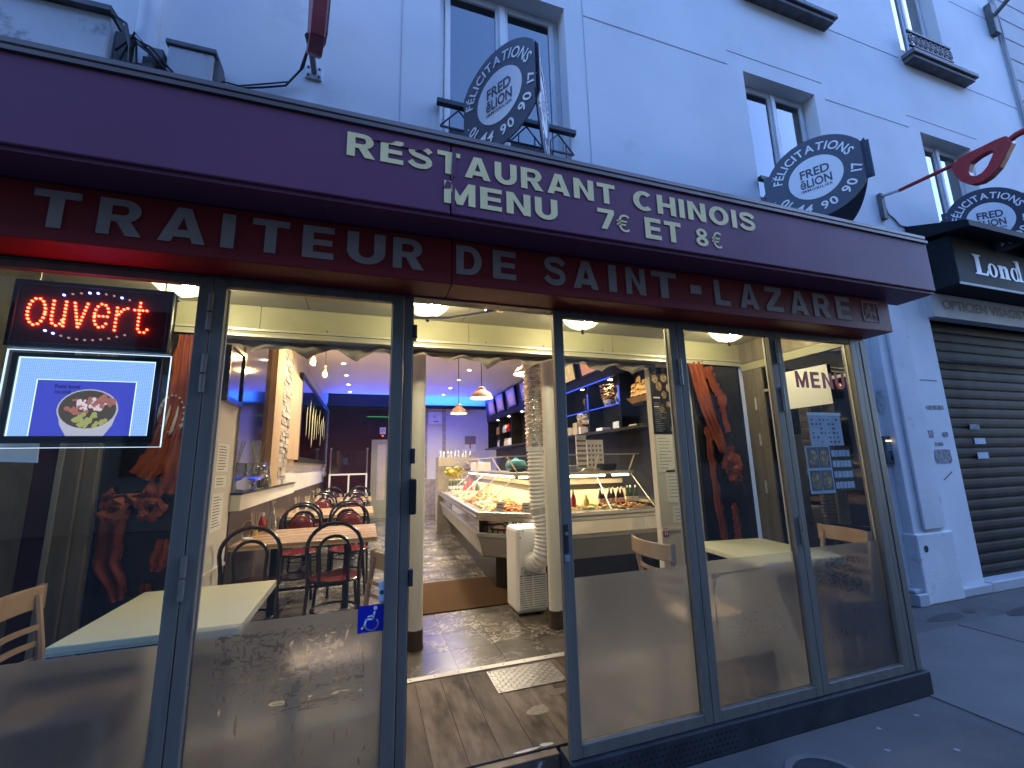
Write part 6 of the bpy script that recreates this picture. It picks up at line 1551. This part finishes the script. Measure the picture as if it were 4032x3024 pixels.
def ribbed(path,r0,r1,pitch,name,m,par,n=22,jit=0,seed=0):
    rnd=random.Random(seed); P_=[Vector(p) for p in path]; pts=[];rs=[]
    # resample a Catmull-Rom path
    dens=[]
    for i in range(len(P_)-1):
        p0,p1,p2,p3=P_[max(i-1,0)],P_[i],P_[i+1],P_[min(i+2,len(P_)-1)]
        for k in range(30):
            t=k/30; dens.append(.5*((2*p1)+(p2-p0)*t+(2*p0-5*p1+4*p2-p3)*t*t+(3*p1-p0-3*p2+p3)*t**3))
    dens.append(P_[-1]); d=0; i=0; acc=0; last=dens[0]; pts=[last]; rs=[r0]; step=pitch/4; tgt=step; k=1
    for q in dens[1:]:
        l=(q-last).length
        while acc+l>=tgt:
            f=(tgt-acc)/l; pts.append(last.lerp(q,f)); ph=k%4; rs.append(r1 if ph in(1,2) else r0); rs[-1]*=1+rnd.uniform(-jit,jit); k+=1; tgt+=step
        acc+=l; last=q
    b=MB(); b.tube(pts,rs,n,cap=False)
    if jit: b.v=[(x+rnd.uniform(-1,1)*.004,y+rnd.uniform(-1,1)*.004,z+rnd.uniform(-1,1)*.003) for x,y,z in b.v]
    return b.build(name,m,par,smooth=(not jit))
hs=thing('exhaust_hose','ribbed exhaust hose, white below and crumpled foil above','hose',(1.53,1.80,.6))
ribbed([(1.505,1.93,.62),(1.51,1.86,.60),(1.545,1.78,.66),(1.575,1.765,.80),(1.575,1.77,.95),(1.55,1.79,1.12),(1.54,1.80,1.35),(1.535,1.80,1.66)],.072,.086,.036,'ribbed_hose','plastic_white',hs)
ribbed([(1.535,1.80,1.655),(1.53,1.80,2.0),(1.525,1.80,2.5),(1.525,1.82,2.9)],.078,.092,.042,'foil_duct','foil',hs,22,.035,3)
b=MB(); b.cyl((1.536,1.80,1.625),(1.535,1.80,1.67),.089,22); b.build('joint_collar','plastic_white',hs)
b=MB(); b.cyl((1.558,1.785,1.06),(1.552,1.79,1.10),.089,22); b.build('joint_collar','box_grey',hs)

# ------------------------------------------------------------------ black cabinet wall on the right
cw=thing('shelf_wall','black shelf wall with blue light strips behind the counter','shelf unit',(3.4,6,.12))
b=MB(); b.box(3.56,3.599,2.1,10.1,.12,3.34); b.build('back_panel','cabinet_black',cw)
b=MB(); b.hexa([(3.30,2.1,2.72),(3.56,2.1,2.72),(3.30,10.1,2.72),(3.56,10.1,2.72),(3.24,2.1,3.345),(3.56,2.1,3.345),(3.24,10.1,3.345),(3.56,10.1,3.345)]); b.build('hood','cabinet_black',cw)
for y in(2.32,3.06,3.97,4.95,5.9,6.9,7.9,8.9,10.05): b=MB(); b.box(3.31,3.558,y-.015,y+.015,1.96,2.718); b.build('upright','cabinet_black',cw)
b=MB(); b.box(3.22,3.558,2.1,10.1,1.92,1.958); b.build('lower_shelf','cabinet_black',cw)
b=MB(); b.box(3.40,3.558,2.1,10.1,.12,1.0); b.build('base_unit','cabinet_black',cw)
b=MB(); b.box(3.32,3.558,2.1,10.1,1.0,1.04); b.build('worktop','steel',cw)
for y0,y1 in((3.075,3.955),(3.985,4.935),(5.0,5.88),(6.92,7.88),(7.92,8.88),(8.92,10.0)): 
    b=MB(); b.box(3.325,3.555,y0,y1,2.305,2.315); b.build('glass_shelf','glass_case',cw)
    if y0>4: continue
    b=MB(); b.box(3.319,3.3245,y0,y1,2.305,2.317); b.build('shelf_light','led_strip_blue',cw)
b=MB(); b.box(3.294,3.2995,3.25,4.8,2.705,2.722); b.build('hood_light','led_strip_blue',cw)
for y in(3.06,3.97): b=MB(); b.box(3.303,3.3095,y-.007,y+.007,2.33,2.56); b.build('upright_light','led_strip_blue',cw)
light('strip_glow','AREA',(3.33,3.9,2.70),1.2,(.05,.1,1.),cw,1.4,(0,0,R_(90)),sy=.03)
for i,y in enumerate((2.5,3.45,4.35,5.4,6.4,7.4,8.4,9.4)):
    b=MB(); b.disc((3.42,y,2.717),.03,'z',14); b.build('niche_spot','lamp_spot',cw); light('niche_beam','SPOT',(3.42,y,2.71),13,(1.,.85,.6),cw,.02,(0,0,0),R_(95),.6)
# lit menu boxes on the hood
def litmat(name,c1,c2,c3,s_,seed):
    m,nt,b=nodes(name); N,L=nt.nodes,nt.links; tc=N.new('ShaderNodeTexCoord'); v=N.new('ShaderNodeTexVoronoi'); v.inputs['Scale'].default_value=16; mp=N.new('ShaderNodeMapping'); mp.inputs['Location'].default_value=(seed,seed*.7,0)
    L.new(tc.outputs['Object'],mp.inputs[0]); L.new(mp.outputs[0],v.inputs['Vector']); sp=N.new('ShaderNodeSeparateColor'); L.new(v.outputs['Color'],sp.inputs[0])
    cr=N.new('ShaderNodeValToRGB'); e=cr.color_ramp.elements; e[0].color=(*c1,1); e[1].color=(*c3,1); k=e.new(.5); k.color=(*c2,1); cr.color_ramp.interpolation='CONSTANT'
    L.new(sp.outputs[0],cr.inputs[0]); L.new(cr.outputs[0],b.inputs['Emission Color']); setc(b,'Emission Strength',s_); setc(b,'Base Color',(.02,.02,.02,1)); setc(b,'Roughness',.3); MATS[name]=m
litmat('dish_lit',(.95,.45,.12),(.85,.30,.05),(.7,.08,.03),.45,1.); litmat('dish_lit_b',(.95,.75,.35),(.9,.5,.15),(.35,.35,.08),.42,4.); litmat('dish_lit_dim',(.35,.12,.10),(.28,.20,.2),(.3,.05,.03),.5,7.)
emis('poster_pink',(.9,.35,.2),.36); emis('poster_cream',(.95,.60,.20),.38); emis('poster_violet',(.22,.14,.34),.28)
boxes=[(3.70,'poster_pink','dish_lit','glowing pink menu box with sliced dish, nearest on the hood'),(4.57,'poster_cream','dish_lit_b','glowing yellow menu box with a round dish on the hood'),(5.5,'poster_cream','dish_lit','menu box on the hood hidden behind the foil hose'),
(6.6,'poster_violet','dish_lit_dim','dim menu box on the hood just left of the column'),(7.62,'poster_violet','dish_lit_dim','dim violet menu box with a pale dish left of the foil hose'),(8.55,'poster_violet','dish_lit_dim','dim menu box with a red dish, second from the back wall'),(9.38,'poster_violet','dish_lit_dim','dim menu box closest to the white back wall')]
for i,(y,pm,dm,lab) in enumerate(boxes):
    t=thing('menu_light_box',lab,'menu board',(3.2,y,2.85),'lit menu boxes above the counter')
    def F(u,w,off): return (3.272-.0-.096*(w-2.95)/.625*1.0-off,u,w)
    hw=.36 if i<2 else .33
    b=MB(); b.hexa([F(y-hw,2.84,.03),F(y+hw,2.84,.03),F(y-hw,2.84,-.02),F(y+hw,2.84,-.02),F(y-hw,3.31,.03),F(y+hw,3.31,.03),F(y-hw,3.31,-.02),F(y+hw,3.31,-.02)]); b.build('case','panel_black',t)
    b=MB(); b.quad(F(y-hw+.05,2.88,.033),F(y+hw-.05,2.88,.033),F(y+hw-.05,3.27,.033),F(y-hw+.05,3.27,.033)); b.build('lit_sheet',pm,t)
    b=MB(); n=22; b.v=[F(y+.19*math.cos(2*math.pi*k/n),3.07+.14*math.sin(2*math.pi*k/n),.036) for k in range(n)]; b.f=[tuple(range(n))]; b.build('dish_photo',dm,t)
# ornaments
t=thing('ornamental_tree','golden leafed ornamental plant in a checked pot on the glass shelf','ornament',(3.40,3.50,2.316))
b=MB(); b.lathe([(0,.002),(.05,.002),(.075,.05),(.082,.10),(.07,.10),(.05,.02),(0,.02)],(3.40,3.50,2.316),16); b.build('pot','porcelain',t,smooth='auto')
b=MB(); rnd=random.Random(2)
for k in range(70):
    a,r,zz=rnd.uniform(0,6.28),rnd.random()**.5*.16,rnd.uniform(.12,.34); b.ball((3.40+r*.5*math.cos(a),3.50+r*math.sin(a),2.316+zz),.020,6,4,(1,1,.7),.3)
for k in range(7): a=k*.9; b.tube([(3.40,3.5,2.40),(3.40+.04*math.cos(a),3.5+.08*math.sin(a),2.5),(3.40+.05*math.cos(a),3.5+.13*math.sin(a),2.6)],.005,4)
b.build('leaves','gold',t,smooth=True)
tag(MB().lathe([(0,0),(.04,.002),(.068,.05),(.065,.11),(.028,.17),(.022,.23),(.042,.27),(.038,.27),(.018,.22),(0,.2)],(3.40,3.20,2.316),18).build('porcelain_vase','porcelain',smooth='auto'),'white and blue porcelain vase beside the ornamental plant','vase')
t=thing('model_ship','golden model sailing ship in the shelf bay nearest the street','ornament',(3.40,2.68,2.2))
b=MB(); b.hexa([(3.36,2.50,2.27),(3.44,2.50,2.27),(3.37,2.86,2.27),(3.43,2.86,2.27),(3.33,2.42,2.34),(3.47,2.42,2.34),(3.35,2.96,2.35),(3.45,2.96,2.35)]); b.build('hull','gold',t)
for y,h in((2.58,.22),(2.70,.29),(2.82,.20)):
    b=MB(); b.cyl((3.40,y,2.34),(3.40,y,2.34+h),.006,5); b.build('mast','gold',t)
    for k in range(3): b=MB(); z=2.37+k*h/3.4; w=.07*(1-.2*k); b.quad((3.39,y-w,z),(3.37,y+w,z),(3.385,y+w*.8,z+h/4),(3.395,y-w*.8,z+h/4)); b.build('sail','gold',t)
b=MB(); b.box(3.35,3.45,2.55,2.82,2.235,2.268); b.build('stand','cabinet_black',t)
b=MB(); b.box(3.33,3.52,2.36,3.04,2.22,2.233); b.build('stand_shelf','glass_case',t)
t=thing('white_bucket','small white pot with a lid on the shelf bay nearest the street','pot',(3.38,2.40,2.45))
b=MB(); b.lathe([(0,0),(.045,.001),(.062,.12),(.055,.12),(.04,.01),(0,.01)],(3.39,2.41,2.50),16); b.build('pot','plastic_white',t,smooth='auto'); b=MB(); b.box(3.33,3.5,2.34,2.48,2.485,2.499); b.build('shelf','glass_case',t)
t=thing('flower_figurine','cluster of pale and red flower figurines in the shelf bay','ornament',(3.4,4.3,2.1)); rnd=random.Random(1)
for m,n in(('porcelain',8),('red_plastic',6),('carton',10)):
    b=MB()
    for k in range(n): b.ball((3.38+rnd.uniform(-.04,.04),4.28+rnd.uniform(-.16,.16),2.04+rnd.uniform(0,.24)),rnd.uniform(.03,.05),7,5,(1,1,1),.2)
    b.build('figurine',m,t,smooth=True)
b=MB(); b.box(3.33,3.5,4.10,4.46,1.959,1.985); b.build('base','gold',t)
for k,(y,h) in enumerate(((4.25,.24),(4.12,.30))):
    t=thing('wine_glass','tall thin stemmed glass on the blue lit shelf, %s one'%('farther','nearer')[k],'glass',(3.4,y,2.316),'stemmed glasses')
    b=MB(); b.lathe([(.035,0),(.005,.01),(.005,h*.5),(.03,h*.62),(.036,h*.8),(.028,h)],(3.40,y,2.316),14); b.build('glass','glass_vessel',t,smooth=True)
for i,(y,w,h,m,lab) in enumerate(((4.70,.16,.14,'carton','cardboard box at the left of the lower shelf'),(4.42,.15,.20,'carton','taller cardboard box on the lower shelf'),(4.25,.07,.12,'plastic_white','small white box beside the cardboard boxes'),(3.15,.16,.10,'paper_blue','pale blue box on the lower shelf'),(3.62,.18,.05,'plastic_white','flat white packet on the lower shelf'),(2.75,.18,.025,'carton','flat tray on the lower shelf near the street'))):
    tag(MB().box(3.28,3.42,y-w/2,y+w/2,1.959,1.959+h).build('shelf_box',m,bevel=.004),lab,'box','boxes on the lower shelf')
for i,(y,z) in enumerate(((8.3,2.32),(8.6,2.32),(9.2,2.32),(8.2,1.96),(8.5,1.96),(9.1,1.96))):
    t=thing('shelf_bottles',['row of red and white bottles','row of pale bottles','row of gold bottles','heap of white cups','heap of pale cartons','row of dark jars'][i]+' on the far shelves','bottles',(3.4,y,z)); b=MB(); rnd=random.Random(i)
    for k in range(4): b.lathe([(.03,0),(.03,.10+.05*rnd.random()),(.012,.17),(.012,.2),(0,.2)],(3.40,y+k*.07,z),8)
    b.build('bottle_row',['bottle_red','porcelain','gold','plastic_white','carton','porcelain'][i],t)
tag(MB().cyl((3.36,6.6,1.04),(3.36,6.6,1.42),.07,14).build('paper_towel_roll','plastic_white'),'white paper roll standing behind the counter','paper roll')
# ------------------------------------------------------------------ notices on the pier
t=thing('menu_poster','black menu poster with rows of round dishes on the cream pier','poster',(2.66,1.26,1.75))
b=MB(); b.box(2.508,2.826,1.2650,1.2685,1.75,2.383); b.build('sheet','panel_black',t)
for i,(x,z,r) in enumerate(((2.56,2.27,.042),(2.66,2.285,.042),(2.76,2.27,.04),(2.60,2.20,.042),(2.71,2.19,.04),(2.65,2.12,.036),(2.76,2.10,.036),(2.69,2.03,.028),(2.62,1.98,.030),(2.74,1.97,.034),(2.76,1.83,.026),(2.71,1.80,.024),(2.735,1.855,.02),(2.80,2.17,.03),(2.56,2.35,.03),(2.66,2.36,.03))):
    b=MB(); b.disc((x,1.2638,z),r,'y',16,r*.82); b.build('dish_photo','print_food',t)
b=MB(); rnd=random.Random(3)
for k in range(16): z=1.775+k*.0175; b.box(2.53,2.53+rnd.uniform(.06,.13),1.2638,1.2648,z,z+.005)
b.build('print','sticker_rest',t)
b=MB(); b.box(2.53,2.60,1.2632,1.2647,2.085,2.097); b.box(2.53,2.585,1.2632,1.2647,2.0,2.01); b.build('headings','letter_white',t)
t=thing('product_sheet','photo strip of dishes in black rows on the cream pier','photo sheet',(2.78,1.26,1.35))
b=MB(); b.box(2.725,2.826,1.2650,1.2685,1.45,1.742); b.build('sheet','panel_black',t)
for k in range(5): b=MB(); b.box(2.732,2.820,1.2635,1.2647,1.462+k*.057,1.496+k*.057); b.build('photo_row','label_pink',t)
for x0,x1,z0,z1,lab in((2.525,2.70,1.40,1.738,'tall cream notice under the black menu poster'),(2.60,2.82,1.13,1.42,'wrinkled plastic bag notice on the cream pier'),(2.64,2.81,.95,1.10,'small printed notice low on the cream pier')):
    t=thing('notice_sheet',lab,'notice',(x0,1.26,z0),'notices on the cream pier'); b=MB(); b.box(x0,x1,1.2660,1.2690,z0,z1); b.build('sheet','paper',t)
    b=MB(); rnd=random.Random(int(z0*100))
    for k in range(int((z1-z0)/.03)-1): b.box(x0+.02,x1-.02-.06*rnd.random(),1.2650,1.2657,z1-.03-k*.03,z1-.025-k*.03)
    b.build('print','sticker_rest',t)
t=thing('red_notice','small red and white notice low on the pier','sticker',(2.55,1.26,.85))
b=MB(); b.box(2.52,2.575,1.2650,1.2690,.842,.915); b.build('plate','red_sticker',t); b=MB(); b.box(2.53,2.545,1.2635,1.2647,.855,.902); b.box(2.552,2.566,1.2635,1.2647,.855,.902); b.build('print','letter_white',t)
# hook rail / lit hanger by the pier
for o in bpy.data.objects:
    if '_w' in o: del o['_w']
